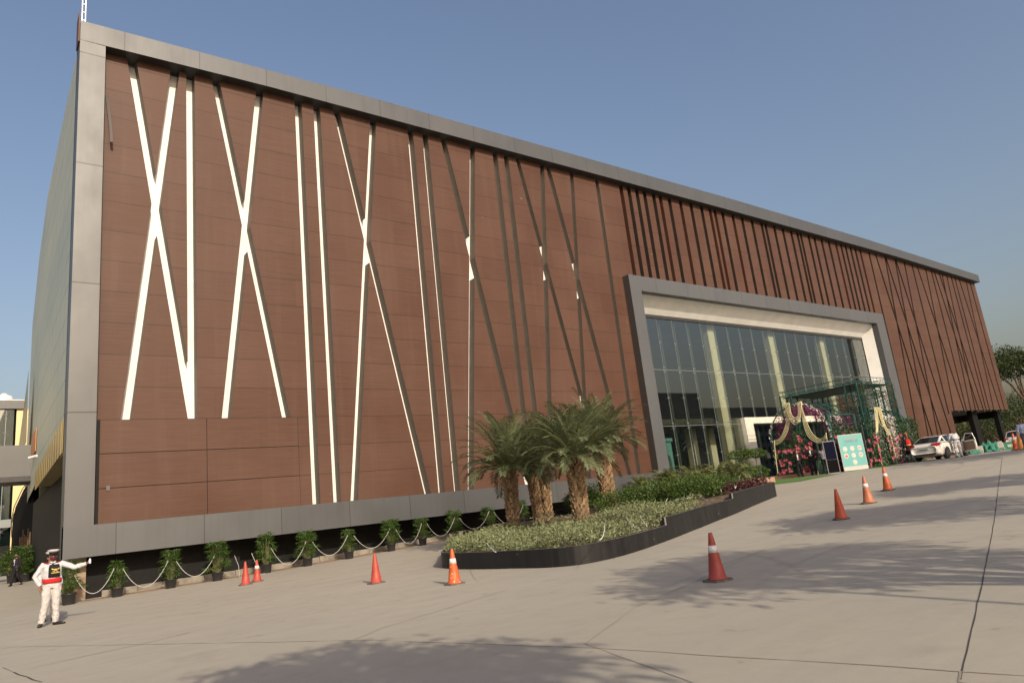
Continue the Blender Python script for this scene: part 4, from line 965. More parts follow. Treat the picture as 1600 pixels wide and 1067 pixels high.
def lily(seed):
    q=random.Random(seed); g=MB()
    for _ in range(4):
        c=Vector((q.uniform(-.13,.13),q.uniform(-.05,.05),q.uniform(-.15,.15))); ax=(Vector((q.uniform(-.5,.5),-1,q.uniform(-.2,.5)))).normalized(); u=ax.orthogonal().normalized(); v=ax.cross(u)
        for k in range(6):
            th=k*math.pi/3; d=(u*math.cos(th)+v*math.sin(th))*.9+ax*.45; leaf(g,c,d,ax,.15,.085,.3)
    return g
lm=[lily(i).mesh('flower_cluster',M_PINK) for i in range(4)]
FP=[(px,py,'x') for px,py in ((1248,684),(1257,714),(1264,692),(1271,716),(1266,735),(1224,728),(1233,722),(1238,705),(1246,699),(1217,707),(1223,705),(1230,706),(1220,722),(1228,720),(1219,739),(1227,737),(1235,735),(1252,690),(1256,702),(1262,699),(1250,708),(1262,731),(1268,726),(1258,735),(1270,704),(1262,715),(1240,712))]
FP+=[(px,py,'w') for px,py in ((1322,687),(1331,678),(1303,692),(1312,692),(1315,730),(1312,704),(1307,684),(1313,686),(1318,681),(1326,682),(1308,700),(1311,712),(1314,722),(1305,708),(1336,679),(1342,682),(1310,733))]
FP+=[(px,py,'y') for px,py in ((1365,695),(1375,720),(1359,725),(1371,686),(1393,694),(1399,708),(1408,720),(1413,698),(1415,688),(1406,687),(1390,702),(1357,690),(1366,682),(1369,692),(1372,702),(1363,708),(1368,718),(1359,704),(1374,712),(1361,721),(1396,684),(1401,690),(1406,694),(1408,702),(1398,700),(1404,712),(1412,708),(1395,716),(1410,716),(1402,683),(1385,685),(1407,681))]
for i,(px,py,k) in enumerate(FP):
    q=atx(px,py,AX-.1) if k=='x' else (aty(px,py,AYC-AR-.12) if k=='w' else aty(px,py,Y0-.3))
    o=link('flower_cluster',lm[i%4],pav); o.location=q-Vector(pav.location); o.rotation_euler=(0,0,(-1.0 if k=='x' else 0)+r.uniform(-.4,.4)); s=r.uniform(.6,.9); o.scale=(s,)*3
# garlands
def garl(name,lab,curves,plane,grp):
    t=None; mb=MB()
    for P in curves:
        Q=[(atx(px,py,plane[1]) if plane[0]=='x' else aty(px,py,plane[1])) for px,py in P]
        # catmull
        out=[]
        for i in range(len(Q)-1):
            p0,p1,p2,p3=Q[max(0,i-1)],Q[i],Q[i+1],Q[min(len(Q)-1,i+2)]
            for k in range(5):
                t_=k/5; out.append(.5*((2*p1)+(p2-p0)*t_+(2*p0-5*p1+4*p2-p3)*t_*t_+(3*p1-p0-3*p2+p3)*t_**3))
        out.append(Q[-1]); mb.tube(out,.024,6)
    return tag(mb.build(name,M_GARL,smooth=True),lab,'garland',grp)
cs=[]
for k in range(4):
    f=k*1.7
    cs.append([(1226+f*1.6,630),(1228+f*1.4,660-f),(1222+f*.8,684-f*1.2),(1210,692+f*-.9+4)])
garl('flower_garland','cream flower garland strands draped to the left side of the west arch',[[(1226+k*2.2,630-k*.4),(1229+k*1.8,655),(1224+k*1.6,675+k),(1217+k*.6,686+k*1.9),(1209.5,688.5+k*2.2)] for k in range(4)],('x',AX-.14),'cream garlands on the pavilion')
garl('flower_garland','cream flower garland hanging in a U loop at the middle of the west arch',[[(1226+k*2.4,630),(1230+k*1.9,645),(1236+k*1.1,658-k*2.2),(1243,663-k*3.1),(1249-k*1.0,657-k*2.2),(1251-k*1.2,645),(1252-k*1.8,628)] for k in range(4)],('x',AX-.20),'cream garlands on the pavilion')
garl('flower_garland','cream flower garland strands draped to the right side of the west arch',[[(1250+k*.8,627),(1257+k*.6-k*1.6,650+k*1.5),(1267-k*1.6,674+k*2.2),(1278-k*.5,685+k*2),(1286,684+k*1.8),(1291,676+k*2.4)] for k in range(4)],('x',AX-.16),'cream garlands on the pavilion')
garl('flower_garland','straight cream garland hanging down the left post of the west arch',[[(1209.5,688),(1212,714),(1215.5,740)]],('x',AX-.22),'cream garlands on the pavilion')
garl('flower_garland','short cream garland hanging down the right post of the west arch',[[(1290.5,676),(1293,693)]],('x',AX-.22),'cream garlands on the pavilion')
garl('flower_garland','thick cream garland bundle falling straight at the left of the front arch',[[(1366+k*1.4,636),(1368+k*1.2,655),(1369+k*.8,678-k)] for k in range(4)],('y',Y0-.3),'cream garlands on the pavilion')
garl('flower_garland','thick cream garland bundle slanting right from the crown of the front arch',[[(1371+k*1.5,636),(1377+k*1.3,658),(1385+k*1.3,675),(1389+k*1.2,680-k*.5)] for k in range(4)]+[[(1368,640),(1375,662),(1381,664),(1378,645)]],('y',Y0-.34),'cream garlands on the pavilion')
garl('flower_garland','thin cream garland on the left pole of the front arch',[[(1369,680),(1374,705),(1378.5,727)]],('y',Y0-.3),'cream garlands on the pavilion')
garl('flower_garland','thin cream garland on the right pole of the front arch',[[(1391,679),(1397,703),(1402.5,725)]],('y',Y0-.3),'cream garlands on the pavilion')
# ------------------------------------------------------------------ poster and screen
M_AQUA=mat('aqua_poster',(.13,.36,.35),.5); M_PW=mat('poster_white',(.48,.47,.45),.5); M_PT=mat('poster_text',(.12,.22,.26),.6); M_PR=mat('poster_red',(.65,.12,.10),.5)
def board_frame(pl_,pr_,zb):
    a=Vector(pl_);b=Vector(pr_); x=(b-a); x.z=0; W=x.length; x.normalize(); rz=math.atan2(x.y,x.x); return (a+b)/2,rz,W
q1=ray(1319.5,736.5); q1*=21.6/q1.y; q2=ray(1357,731); q2*=20.9/q2.y
c,rz,W=board_frame(q1,q2,0); zb=min(q1.z,q2.z)
ps=thing('covid_poster_board','turquoise COVID-19 poster board with seven round pictograms leaning in front of the pavilion','sign',(c.x,c.y,gh(c.x,c.y)),rz)
H=2.12; 
MB().box((-W/2,-.02,.02),(W/2,.03,H)).build('board',M_PW,ps)
fc=MB().box((-W/2+.03,-.028,.26),(W/2-.03,-.021,H-.03)).build('printed_field',M_AQUA,ps)
lt=link('lettering',text_mesh('COVID-19',.21,bold=True),fc); lt.data.materials.append(M_PT); lt.rotation_euler=(math.pi/2,0,0); lt.location=(0,-.034,H-.42)
mb=MB()
for k in range(9): mb.box((-.38+k*.085,-.033,H-.26),(-.31+k*.085,-.029,H-.22))
mb.build('heading_line',M_PR,fc)
mb=MB()
for k in range(16): mb.box((-.55+k*.07,-.033,H-.60),(-.50+k*.07,-.029,H-.58))
for k in range(14): mb.box((-.5+k*.07,-.033,.18),(-.45+k*.07,-.029,.19))
mb.build('small_print',M_PT,fc)
def disc(x,z,rad,y,m,par,nm,seg=20):
    g=MB(); g.add([(x+rad*math.cos(2*math.pi*k/seg),y,z+rad*math.sin(2*math.pi*k/seg)) for k in range(seg)]+[(x+rad*math.cos(2*math.pi*k/seg),y+.004,z+rad*math.sin(2*math.pi*k/seg)) for k in range(seg)],[tuple(range(seg))]+[(k,(k+1)%seg,seg+(k+1)%seg,seg+k) for k in range(seg)]); return g.build(nm,m,par)
for i,(x,z) in enumerate(((-.45,1.28),(0,1.28),(.45,1.28),(-.45,.88),(0,.88),(.45,.88),(0,.48))):
    x*=W/1.5; d=disc(x,z,.15,-.036,M_PW,fc,'pictogram')
    g=MB()
    if i in (2,5): g.box((x-.09,-.042,z-.02),(x+.09,-.038,z+.03),0)
    elif i==3: g.add([(x+.09*math.cos(a),-.042,z-.02+.08*math.sin(a)) for a in [k*math.pi/6 for k in range(12)]],[tuple(range(12))],0)
    else: g.box((x-.05,-.042,z-.05),(x+.05,-.038,z+.05),1)
    g.build('pictogram_drawing',[M_PR,mat('picto_'+str(i),(.45,.5,.45),.6)],fc)
MB().tube([(-.4,.03,H*.8),(-.4,.5,.0)],.02,5).tube([(.4,.03,H*.8),(.4,.5,.0)],.02,5).build('rear_stay',M_SIDE,ps)
q1=ray(1294,737.5); q1*=22.0/q1.y; q2=ray(1313,735); q2*=21.55/q2.y
c,rz,W=board_frame(q1,q2,0)
ks=thing('display_kiosk','tall dark freestanding screen with a navy picture left of the turquoise poster','screen',(c.x,c.y,gh(c.x,c.y)),rz)
MB().box((-W/2,-.03,.0),(W/2,.05,1.88)).build('casing',mat('casing_grey',(.16,.16,.17),.4),ks)
MB().box((-W/2+.04,-.036,.80),(W/2-.04,-.031,1.83)).build('display',mat('navy_screen',(.003,.004,.016),.6,spec=.05),ks)
MB().box((-W/2+.04,-.036,.05),(W/2-.04,-.031,.79)).build('lower_panel',mat('gloss_black',(.003,.003,.004),.6,spec=.05),ks)
# teal arch ornament in the lobby
oa=thing('teal_arch_ornament','pale teal arched display seen through the leftmost glass panes','ornament',(38.8,33.2,-.18))
g=MB(); M_T2=mat('pale_teal',(.12,.3,.3),.5)
pts=[(-.75,0),(-.75,3.3),(.75,3.3),(.75,0),(.5,0),(.5,2.0),(.35,2.35),(0,2.5),(-.35,2.35),(-.5,2.0),(-.5,0)]
g.add([(x,0,z) for x,z in pts]+[(x,.3,z) for x,z in pts],[tuple(reversed(range(11))),tuple(range(11,22))]+[(i,(i+1)%11,11+(i+1)%11,11+i) for i in range(11)]); g.build('arch_panel',M_T2,oa)
MB().box((-.5,.35,0),(.5,.4,2.5)).build('backing',M_PW,oa); MB().box((-.85,-.08,3.3),(.85,.38,3.55)).build('cornice',M_T2,oa)
# ------------------------------------------------------------------ debris at the overhang
def cloth(p,sx,sy,h_,lab,seed):
    r=random.Random(seed); g=MB(); n=14
    for i in range(n+1):
        for j in range(n+1):
            u,v=i/n-.5,j/n-.5; e=max(0,1-(2*abs(u))**2.5)*max(0,1-(2*abs(v))**2.5)
            g.v.append((u*sx*(1+.1*math.sin(j*1.3)),v*sy*(1+.12*math.cos(i*1.7)),.02+h_*e*(.55+.45*math.sin(i*1.1+seed)*math.cos(j*1.5+seed*2))+.02*r.random()))
    g.f=[(i*(n+1)+j,(i+1)*(n+1)+j,(i+1)*(n+1)+j+1,i*(n+1)+j+1) for i in range(n) for j in range(n)]; g.m=[0]*len(g.f)
    o=g.build('green_sheet_heap',MATS.get('green_sheet') or mat('green_sheet',(.02,.14,.095),.85,noise=.2,nscale=3)); o.location=p; return tag(o,lab,'sheet','crumpled green sheets by the overhang')
def onray(px,py,Y): q=ray(px,py); q=q*(Y/q.y); return Vector((q.x,q.y,gh(q.x,q.y)))
cloth(onray(1514,710,20.2),1.8,1.2,1.0,'crumpled green sheet heap just right of the white sedan',1)
cloth(onray(1550,708,20.4),2.3,1.5,.95,'larger crumpled green sheet heap in front of the dark columns',2)
def block(p,sz,rot,lab):
    g=MB(); mw=Matrix.Rotation(rot,3,'Y')@Matrix.Rotation(.3,3,'Z'); g.box((-sz[0]/2,-sz[1]/2,0),(sz[0]/2,sz[1]/2,sz[2]),0,mw)
    g.box((-sz[0]/2+.1,-sz[1]/2-.02,sz[2]*.2),(sz[0]/2-.1,-sz[1]/2-.003,sz[2]*.8),0,mw)
    o=g.build('concrete_slab',mat('slab_'+str(len(MATS)),(.38,.35,.3),.85,noise=.2,nscale=4,bump=.4)); o.location=p; return tag(o,lab,'slab','broken slabs by the overhang')
block(onray(1531,709,20.0)+Vector((0,0,.10)),(1.3,.5,.28),-.22,'grey broken slab lying between the two green sheet heaps')
block(onray(1566,707,19.8)+Vector((0,0,.25)),(.8,.4,.26),-.65,'pale tilted slab left of the dark green sign box')
p=onray(1577,704.5,20.2); sg=thing('green_sign_box','low dark green box sign with white letters beside the far white hatchback','sign',p,-.5)
MB().box((-.85,-.12,.0),(.85,.12,.62)).build('sign_box',mat('dark_green_paint',(.008,.09,.05),.5),sg)
lt=link('lettering',text_mesh('WAY',.30,bold=True),sg); lt.data.materials.append(M_PW); lt.rotation_euler=(math.pi/2,0,0); lt.location=(.2,-.128,.30)
# ------------------------------------------------------------------ cars
M_CARP=mat('white_car_paint',(.66,.65,.60),.25,coat=.6); M_CGL=mat('car_glass',(.012,.014,.016),.06); M_TYRE=mat('tyre',(.015,.015,.015),.85); M_RIM=mat('alloy_rim',(.35,.35,.36),.3,.8); M_TAIL=mat('tail_lamp',(.35,.01,.015),.15,coat=.5); M_CHR=mat('chrome',(.6,.6,.6),.12,1); M_TAN=mat('tan_door_trim',(.20,.13,.09),.6)
def car(name,lab,loc,rz,L=4.7,W=1.81,Hh=1.44,hatch=False,door=False):
    t=thing(name,lab,'car',loc,rz,None); g=MB(); hx=L/2; hw=W/2
    # stations: x, zbottom, zbelt, halfwidth
    if hatch: ST=[(-hx,.34,.86,.80),(-hx+.06,.26,.98,.90),(-hx+.5,.22,1.0,.97),(-1.0,.2,.98,1),(0,.2,.95,1),(1.0,.2,.92,1),(hx-.7,.22,.86,.97),(hx-.2,.26,.74,.88),(hx,.34,.62,.72)]
    else: ST=[(-hx,.42,.80,.80),(-hx+.07,.30,.96,.90),(-hx+.35,.24,1.01,.955),(-1.45,.2,1.01,.99),(-.6,.19,1.0,1),(.4,.19,.98,1),(1.1,.2,.95,.99),(hx-.6,.22,.86,.95),(hx-.18,.26,.74,.86),(hx,.36,.62,.68)]
    rings=[]
    for x,zb,zt,w_ in ST:
        h=hw*w_; zm=zb+(zt-zb)*.5
        half=[(0,zb),(h*.86,zb),(h*.97,zb+.10),(h,zm),(h*.985,zt-.16),(h*.93,zt-.04),(h*.80,zt),(0,zt+.015)]
        rings.append([(x,-y,z) for y,z in half]+[(x,y,z) for y,z in reversed(half[1:-1])])
    n=len(rings[0]); g.v=[p for r_ in rings for p in r_]
    for i in range(len(rings)-1):
        for k in range(n): g.f.append((i*n+k,i*n+(k+1)%n,(i+1)*n+(k+1)%n,(i+1)*n+k))
    g.f+= [tuple(range(n)),tuple(reversed([(len(rings)-1)*n+k for k in range(n)]))]; g.m=[0]*len(g.f)
    bo=g.build('body',M_CARP,t,True)
    sm=bo.modifiers.new('s','SUBSURF'); sm.levels=1; sm.render_levels=2
    # cabin
    zb=1.0; cab=[(-hx+(.12 if hatch else .42),.80,.72),(-hx+(.45 if hatch else 1.30),.0,.60),(.25,0,.60),(1.2 if not hatch else 1.05,.82,.74)]
    x0,x1,x2,x3=[c[0] for c in cab]; zt=Hh
    def ring(x,z,w_): return [(x,-w_*hw,z),(x,w_*hw,z)]
    P={'a':(x0,zb-.0,.84),'b':(x1,zt-.05,.70),'c':((x1+x2)/2,zt,.71),'d':(x2,zt-.04,.70),'e':(x3,zb-.06,.88)}
    v=[]; 
    for k in 'abcde': v+=ring(P[k][0],P[k][1],P[k][2])
    xm=(x1+x2)/2
    v+=[( x1,-.90*hw,zb),(x1,.90*hw,zb),(xm,-.91*hw,zb-.01),(xm,.91*hw,zb-.01),(x2,-.91*hw,zb-.02),(x2,.91*hw,zb-.02)]
    f=[(0,2,3,1),(2,4,5,3),(4,6,7,5),(6,8,9,7),(0,10,2),(10,12,4,2),(12,14,6,4),(14,8,6),(1,3,11),(11,3,5,13),(13,5,7,15),(15,7,9)]
    cb=MB().add(v,f).build('cabin',M_CARP,t,False); bv=cb.modifiers.new('b','BEVEL'); bv.width=.06; bv.segments=3
    def lift(q,d): return Vector(q)+Vector(d)
    def pane(pts,nm,shr=.86,off=.012):
        P_=[Vector(p) for p in pts]; c_=sum(P_,Vector())/len(P_); nrm=(P_[1]-P_[0]).cross(P_[2]-P_[0]).normalized()
        if nrm.dot(c_-Vector((0,0,.9)))<0: nrm=-nrm
        Q=[c_+(p-c_)*shr+nrm*off for p in P_]; return MB().add(Q,[tuple(range(len(Q)))]).build(nm,M_CGL,t)
    pane([v[0],v[2],v[3],v[1]],'rear_window',.88); pane([v[6],v[8],v[9],v[7]],'windscreen',.9)
    for s in (0,1):
        pane([v[10+s],v[12+s],v[4+s],v[2+s]],'side_window',.86); pane([v[12+s],v[14+s],v[6+s],v[4+s]],'side_window',.86); pane([v[14+s],v[8+s],v[6+s]],'side_window',.6); 
        if not hatch: pane([v[0+s],v[10+s],v[2+s]],'side_window',.6)
    # wheels
    for wx in (-L*.285,L*.305):
        for s in (-1,1):
            wh=MB(); mw=Matrix.Rotation(math.pi/2,3,'X'); yc=s*(hw-.11)
            wh.lathe((wx,yc,.325),[(.20,-.10),(.30,-.10),(.325,-.07),(.325,.07),(.30,.10),(.20,.10)],22,0,mw); ty=wh.build('wheel',M_TYRE,t,True)
            rm=MB(); yo=yc+s*.06
            rm.lathe((wx,yo,.325),[(.0,-.03),(.21,-.03),(.215,.03),(0,.03)],18,0,mw)
            for k in range(5):
                a=k*1.2566; rm.tube([(wx+.05*math.cos(a),yo+s*.04,.325+.05*math.sin(a)),(wx+.2*math.cos(a),yo+s*.04,.325+.2*math.sin(a))],.026,5)
            rm.build('rim',M_RIM,ty)
            ar=MB(); seg=14; pts=[(wx+.395*math.cos(math.pi*k/seg-.12),s*(hw+.004),.325+.395*math.sin(math.pi*k/seg*1.0)) for k in range(seg+1)]
            ar.add(pts+[(wx,s*(hw+.004),.22)],[(k,k+1,seg+1) for k in range(seg)]); ar.build('wheel_arch',M_DARK,t)
    # tail lamps, plate, bumper insert, handles
    for s in (-1,1):
        tl=MB(); tl.add([(-hx-.005,s*.46,.87),(-hx+.03,s*.80,.80),(-hx+.32,s*(hw*.955+.012),.86),(-hx+.36,s*(hw*.955+.012),.96),(-hx+.10,s*.80,1.0),(-hx+.03,s*.50,.985)],[(0,1,4,5),(1,2,3,4)]); tl.build('tail_lamp',M_TAIL,t)
    MB().box((-hx-.02,-.27,.62),(-hx+.10,.27,.75)).build('number_plate',M_PW,t); 
    mbp=MB(); mbp.box((-hx-.045,-.22,.665),(-hx-.022,.22,.70)); mbp.build('plate_lettering',M_PT,t)
    MB().box((-hx-.035,-.62,.30),(-hx+.2,.62,.42)).build('bumper_insert',M_DARK,t)
    MB().box((-hx-.01,-.36,.80),(-hx+.1,.36,.815)).build('boot_trim',M_CHR,t)
    for s in (-1,1): MB().tube([(-hx-.03,s*.45,.34),(-hx+.2,s*.45,.34)],.045,8).build('exhaust_tip',M_CHR,t)
    for s in (-1,1):
        MB().box((-.5,s*(hw+.0)-.02,.88),(-.3,s*(hw+.0)+.02,.91)).build('door_handle',M_CHR,t)
        MB().ell((.95,s*(hw+.12),1.0),(.10,.10,.07)).build('wing_mirror',M_CARP,t,True)
        for xq in (-.72,.30,1.15): MB().box((xq-.006,s*(hw+.006)-.003,.32),(xq+.006,s*(hw+.006)+.003,.92)).build('door_seam',M_DARK,t)
        MB().box((-1.1,s*(hw*.995)-.02,.22),(1.2,s*(hw*.995)+.02,.30)).build('side_sill',M_DARK,t)
    if door:
        # front right door standing open, hinged at its front edge
        d=MB(); ang=math.radians(62)
        o=Vector((1.12,-hw+.01,0)); ux=Vector((-math.cos(ang),-math.sin(ang),0)); un=Vector((-ux.y,ux.x,0))
        def Pd(a,z,b): return o+ux*a+un*b+Vector((0,0,z))
        pr=[(0,.28),(.98,.30),(1.04,.6),(1.02,.95),(.0,.96)]
        vs=[Pd(a,z,.04) for a,z in pr]+[Pd(a,z,-.04) for a,z in pr]
        d.add(vs,[tuple(range(5)),tuple(reversed(range(5,10)))]+[(i,5+i,5+(i+1)%5,(i+1)%5) for i in range(5)]); dr=d.build('open_door',M_CARP,t)
        for sg in (1,-1):
            pass
        ins=[(.06,.36),(.90,.38),(.95,.6),(.93,.9),(.06,.9)]
        for b_ in (.046,-.046):
            MB().add([Pd(a,z,b_) for a,z in ins],[tuple(range(5))]).build('door_trim',M_TAN if b_*1>0 else M_TAN,dr)
        MB().tube([Pd(.05,.95,0),Pd(.35,1.38,.0),Pd(.9,1.34,0),Pd(1.02,.95,0)],.03,6).build('window_frame',M_CARP,dr)
        for b_ in (.006,): MB().add([Pd(.1,.95,b_),Pd(.36,1.35,b_),Pd(.88,1.31,b_),Pd(.98,.95,b_)],[(0,1,2,3)]).build('door_window',M_CGL,dr)
    return t
car('white_sedan','white sedan seen from behind with its front door open beside the pavilion',(46.4+1.34,19.0,gh(46.4,19)),0,4.7,1.83,1.45,False,True)
q=ray(1592,702); q=q*(21.5/q.y); car('white_hatchback','white hatchback parked far right behind the two orange cones',(q.x+1.6,q.y,gh(q.x,q.y)),.02,3.9,1.72,1.55,True)
# ------------------------------------------------------------------ people
M_SKIN=mat('brown_skin',(.20,.10,.06),.55); M_SKIN2=mat('light_brown_skin',(.34,.18,.11),.55)
M_HAIR=mat('black_hair',(.012,.01,.01),.5); M_SHOE=mat('black_shoe',(.012,.012,.012),.3)
def clothmat(n,c): return mat(n,c,.85,spec=.2,noise=.07,nscale=14,bump=.25,bscale=18)
C_WHT=clothmat('white_cotton',(.47,.47,.49)); C_TRW=clothmat('white_trousers',(.44,.42,.41)); C_BLK=clothmat('black_suit',(.014,.014,.018)); C_RED=clothmat('red_sash',(.45,.02,.02)); C_NAVY=clothmat('dark_kilt',(.012,.013,.022)); C_GREY=clothmat('grey_shirt',(.27,.26,.30)); C_BLU=clothmat('pale_blue_shirt',(.36,.42,.58)); C_MAR=clothmat('maroon_mask',(.09,.015,.03)); C_GLD=mat('gold_braid',(.50,.36,.10),.4,.4); C_VEST=clothmat('black_vest',(.014,.014,.015)); C_SHW=clothmat('white_shirt_front',(.65,.66,.70)); C_GREEN=clothmat('pale_green_drape',(.16,.30,.16))
V=Vector
def hand(mb,wr,d,nrm,s=1.,curl=.5,flip=1):
    d=d.normalized(); n=(nrm-d*nrm.dot(d)).normalized(); sd_=d.cross(n)*flip
    pc=wr+d*.048*s; Mx=Matrix((sd_,n,d)).transposed()
    mb.ell(pc,(.040*s,.017*s,.052*s),10,7,0,Mx)
    for k,(o,l) in enumerate(((-.030,.066),(-.010,.076),(.010,.071),(.030,.056))):
        b=pc+d*.040*s+sd_*o*s; p1=b+(d*math.cos(curl*.4)-n*math.sin(curl*.4))*l*.5*s; p2=p1+(d*math.cos(curl*1.1)-n*math.sin(curl*1.1))*l*.55*s
        mb.tube([b,p1,p2],[.0095*s,.009*s,.007*s],7)
    b=pc-sd_*.030*s-d*.015*s; p1=b-sd_*.022*s+d*.028*s-n*.01*s; p2=p1+d*.030*s-sd_*.004*s-n*.008*s; mb.tube([b,p1,p2],[.012*s,.011*s,.008*s],7)
def person(lab,loc,rz,H,P,top,bot,skin,vox=.011,hair=True,cap=None,mask=None,jacket=False,skirt=None,bare_arms=False,handcurl=.6,loose=1.0):
    """P: joint positions for a 1.75 m figure facing -Y"""
    t=thing('person',lab,'person',loc,rz); t.scale=(H/1.75,)*3
    D=dict(pel=V((0,0,.95)),wai=V((0,0,1.08)),che=V((0,0,1.30)),nek=V((0,.0,1.455)),hed=V((0,-.015,1.625)),
      shL=V((-.19,0,1.42)),shR=V((.19,0,1.42)),elL=V((-.25,.02,1.14)),elR=V((.25,.02,1.14)),wrL=V((-.26,-.06,.90)),wrR=V((.26,-.06,.90)),
      hiL=V((-.095,0,.93)),hiR=V((.095,0,.93)),knL=V((-.11,-.02,.50)),knR=V((.11,-.02,.50)),anL=V((-.12,.01,.09)),anR=V((.12,.01,.09)),toL=V((-.15,-.16,.03)),toR=V((.15,-.16,.03)))
    D.update({k:V(v) for k,v in P.items() if k in D})
    b=MB(); c=D
    b.tube([c['pel']-V((0,0,.06)),c['pel'],c['wai'],c['che']-V((0,0,.06)),c['che'],c['nek']-V((0,0,.06)),c['nek']-V((0,0,.0))],[(.15,.11),(.165,.12),(.14,.105),(.155,.115),(.165,.115),(.15,.08),(.06,.06)],16,side=(1,0,0))
    b.tube([c['nek']-V((0,0,.04)),c['nek'].lerp(c['hed'],.6)],[.062,.056],12)
    hd=c['hed']; b.ell(hd+V((0,.012,.02)),(.073,.092,.098),16,12); b.ell(hd+V((0,-.018,-.045)),(.056,.070,.068),14,10); b.ell(hd+V((0,-.092,-.012)),(.014,.02,.026),8,6)
    b.ell(hd+V((0,-.080,-.060)),(.026,.014,.010),8,6)
    for s in (-1,1): b.ell(hd+V((s*.076,.012,-.012)),(.012,.02,.03),8,6)
    for s in 'LR':
        b.tube([c['che'].lerp(c['sh'+s],.6),c['sh'+s],c['sh'+s].lerp(c['el'+s],.5),c['el'+s],c['el'+s].lerp(c['wr'+s],.4),c['wr'+s]],[.06,.058,.047,.040,.039,.027],12)
        hdv=V(P.get('hd'+s,c['wr'+s]-c['el'+s])); hn=V(P.get('hn'+s,(0,1,0) )); hand(b,c['wr'+s],hdv,hn,1.0,handcurl,1 if s=='L' else -1)
        b.tube([c['hi'+s]+V((0,0,.03)),c['hi'+s].lerp(c['kn'+s],.35),c['kn'+s],c['kn'+s].lerp(c['an'+s],.35),c['an'+s]],[.088,.080,.056,.058,.038],14)
        b.tube([c['an'+s]-V((0,0,.03)),c['an'+s].lerp(c['to'+s],.5)-V((0,0,.02)),c['to'+s]],[.036,.034,.022],10)
    body=link('body',fuse(b,skin,vox*.75,'body',3),t)
    # shirt or jacket
    g=MB(); e=.018 if not jacket else .028
    low=c['pel']-V((0,0,.16 if jacket else .02))
    g.tube([low,c['pel'],c['wai'],c['che']-V((0,0,.06)),c['che'],c['nek']-V((0,0,.055)),c['nek']+V((0,0,.012))],[(.185,.14),(.178+e*.3,.135),(.158+e*.6,.122+e*.4),(.17+e,.125+e*.6),(.178+e,.125+e*.5),(.165,.095),(.068,.068)],18,side=(1,0,0))
    for s in 'LR':
        end=c['wr'+s] if not bare_arms else c['el'+s]
        pts=[c['che'].lerp(c['sh'+s],.55),c['sh'+s],c['sh'+s].lerp(c['el'+s],.5),c['el'+s]]; rr=[.07+e*.3,.068+e*.3,.060+e*.4,.054+e*.4]
        if not bare_arms: pts+=[c['el'+s].lerp(c['wr'+s],.5),c['wr'+s]]; rr+=[.050+e*.3,.042+e*.2]
        g.tube(pts,rr,12)
    sh=link('jacket' if jacket else 'shirt',fuse(g,top,vox,'shirt',4,.030),t)
    if skirt is None:
        g=MB(); g.tube([c['pel']+V((0,0,.09)),c['pel'],c['pel']-V((0,0,.07))],[(.160,.125),(.178,.135),(.16,.12)],16,side=(1,0,0))
        for s in 'LR': g.tube([c['hi'+s]+V((0,0,.02)),c['hi'+s].lerp(c['kn'+s],.4),c['kn'+s],c['kn'+s].lerp(c['an'+s],.5),c['an'+s]-V((0,0,.02))],[.108*loose,.100*loose,.080*loose,.074*loose,.070*loose],14)
        link('trousers',fuse(g,bot,vox,'trousers',4,.034),t)
    else:
        g=MB(); z=skirt; g.tube([c['pel']+V((0,0,.08)),c['pel'],c['pel']-V((0,0,.2)),V((0,0,z))],[(.16,.125),(.19,.15),(.22,.18),(.25,.21)],20,side=(1,0,0)); link('skirt',g.mesh('skirt',bot,True),t)
    for s in 'LR':
        g=MB(); a=c['an'+s]; o=c['to'+s]; d=(o-a); d.z=0; d.normalize(); zb=o.z-.03
        g.tube([V((a.x,a.y,zb+.045))-d*.055,V((a.x,a.y,zb+.045)),V((a.x,a.y,zb+.04))+d*.09,V((o.x,o.y,zb+.03)),V((o.x,o.y,zb+.028))+d*.03],[(.030,.040),(.042,.048),(.046,.038),(.042,.026),(.02,.015)],12,side=d.cross(V((0,0,1)))); link('shoe',g.mesh('shoe',M_SHOE,True),t)
    if hair: g=MB(); g.ell(hd+V((0,.022,.034)),(.080,.094,.096),16,12); g.v=[v for v in g.v]; link('hair',g.mesh('hair',M_HAIR,True),t)
    if mask: g=MB(); g.ell(hd+V((0,-.030,-.048)),(.066,.072,.060),16,10); link('face_mask',g.mesh('face_mask',mask,True),t)
    for s in (-1,1):
        g=MB(); g.ell(hd+V((s*.028,-.078,.012)),(.011,.008,.006),8,6); link('eye',g.mesh('eye',M_HAIR,True),t)
    if cap:
        g=MB(); g.lathe(hd+V((0,.005,.055)),[(.088,0),(.090,.05)],22); bnd=link('cap_band',g.mesh('cap_band',C_VEST,True),t)
        g=MB(); mw=Matrix.Rotation(.07,3,'X'); g.lathe(hd+V((0,.0,.10)),[(.092,0),(.128,.035),(.130,.048),(.09,.062),(0,.068)],24,0,mw); link('cap_crown',g.mesh('cap_crown',C_TRW,True),t)
        g=MB(); n=12; vs=[]; 
        for k in range(n+1):
            a=math.pi*(k/n); vs.append(hd+V((-.085*math.cos(a),-.085*math.sin(a)+.0,.062))); vs.append(hd+V((-.088*math.cos(a),-.085*math.sin(a)-.055*math.sin(a),.040)))
        g.add(vs,[(2*k,2*k+1,2*k+3,2*k+2) for k in range(n)]); g.add([v-V((0,0,.006)) for v in vs],[(2*k,2*k+2,2*k+3,2*k+1) for k in range(n)]); link('cap_peak',g.mesh('cap_peak',M_SHOE),t)
    t['_c']=0; del t['_c']; return t,c,sh
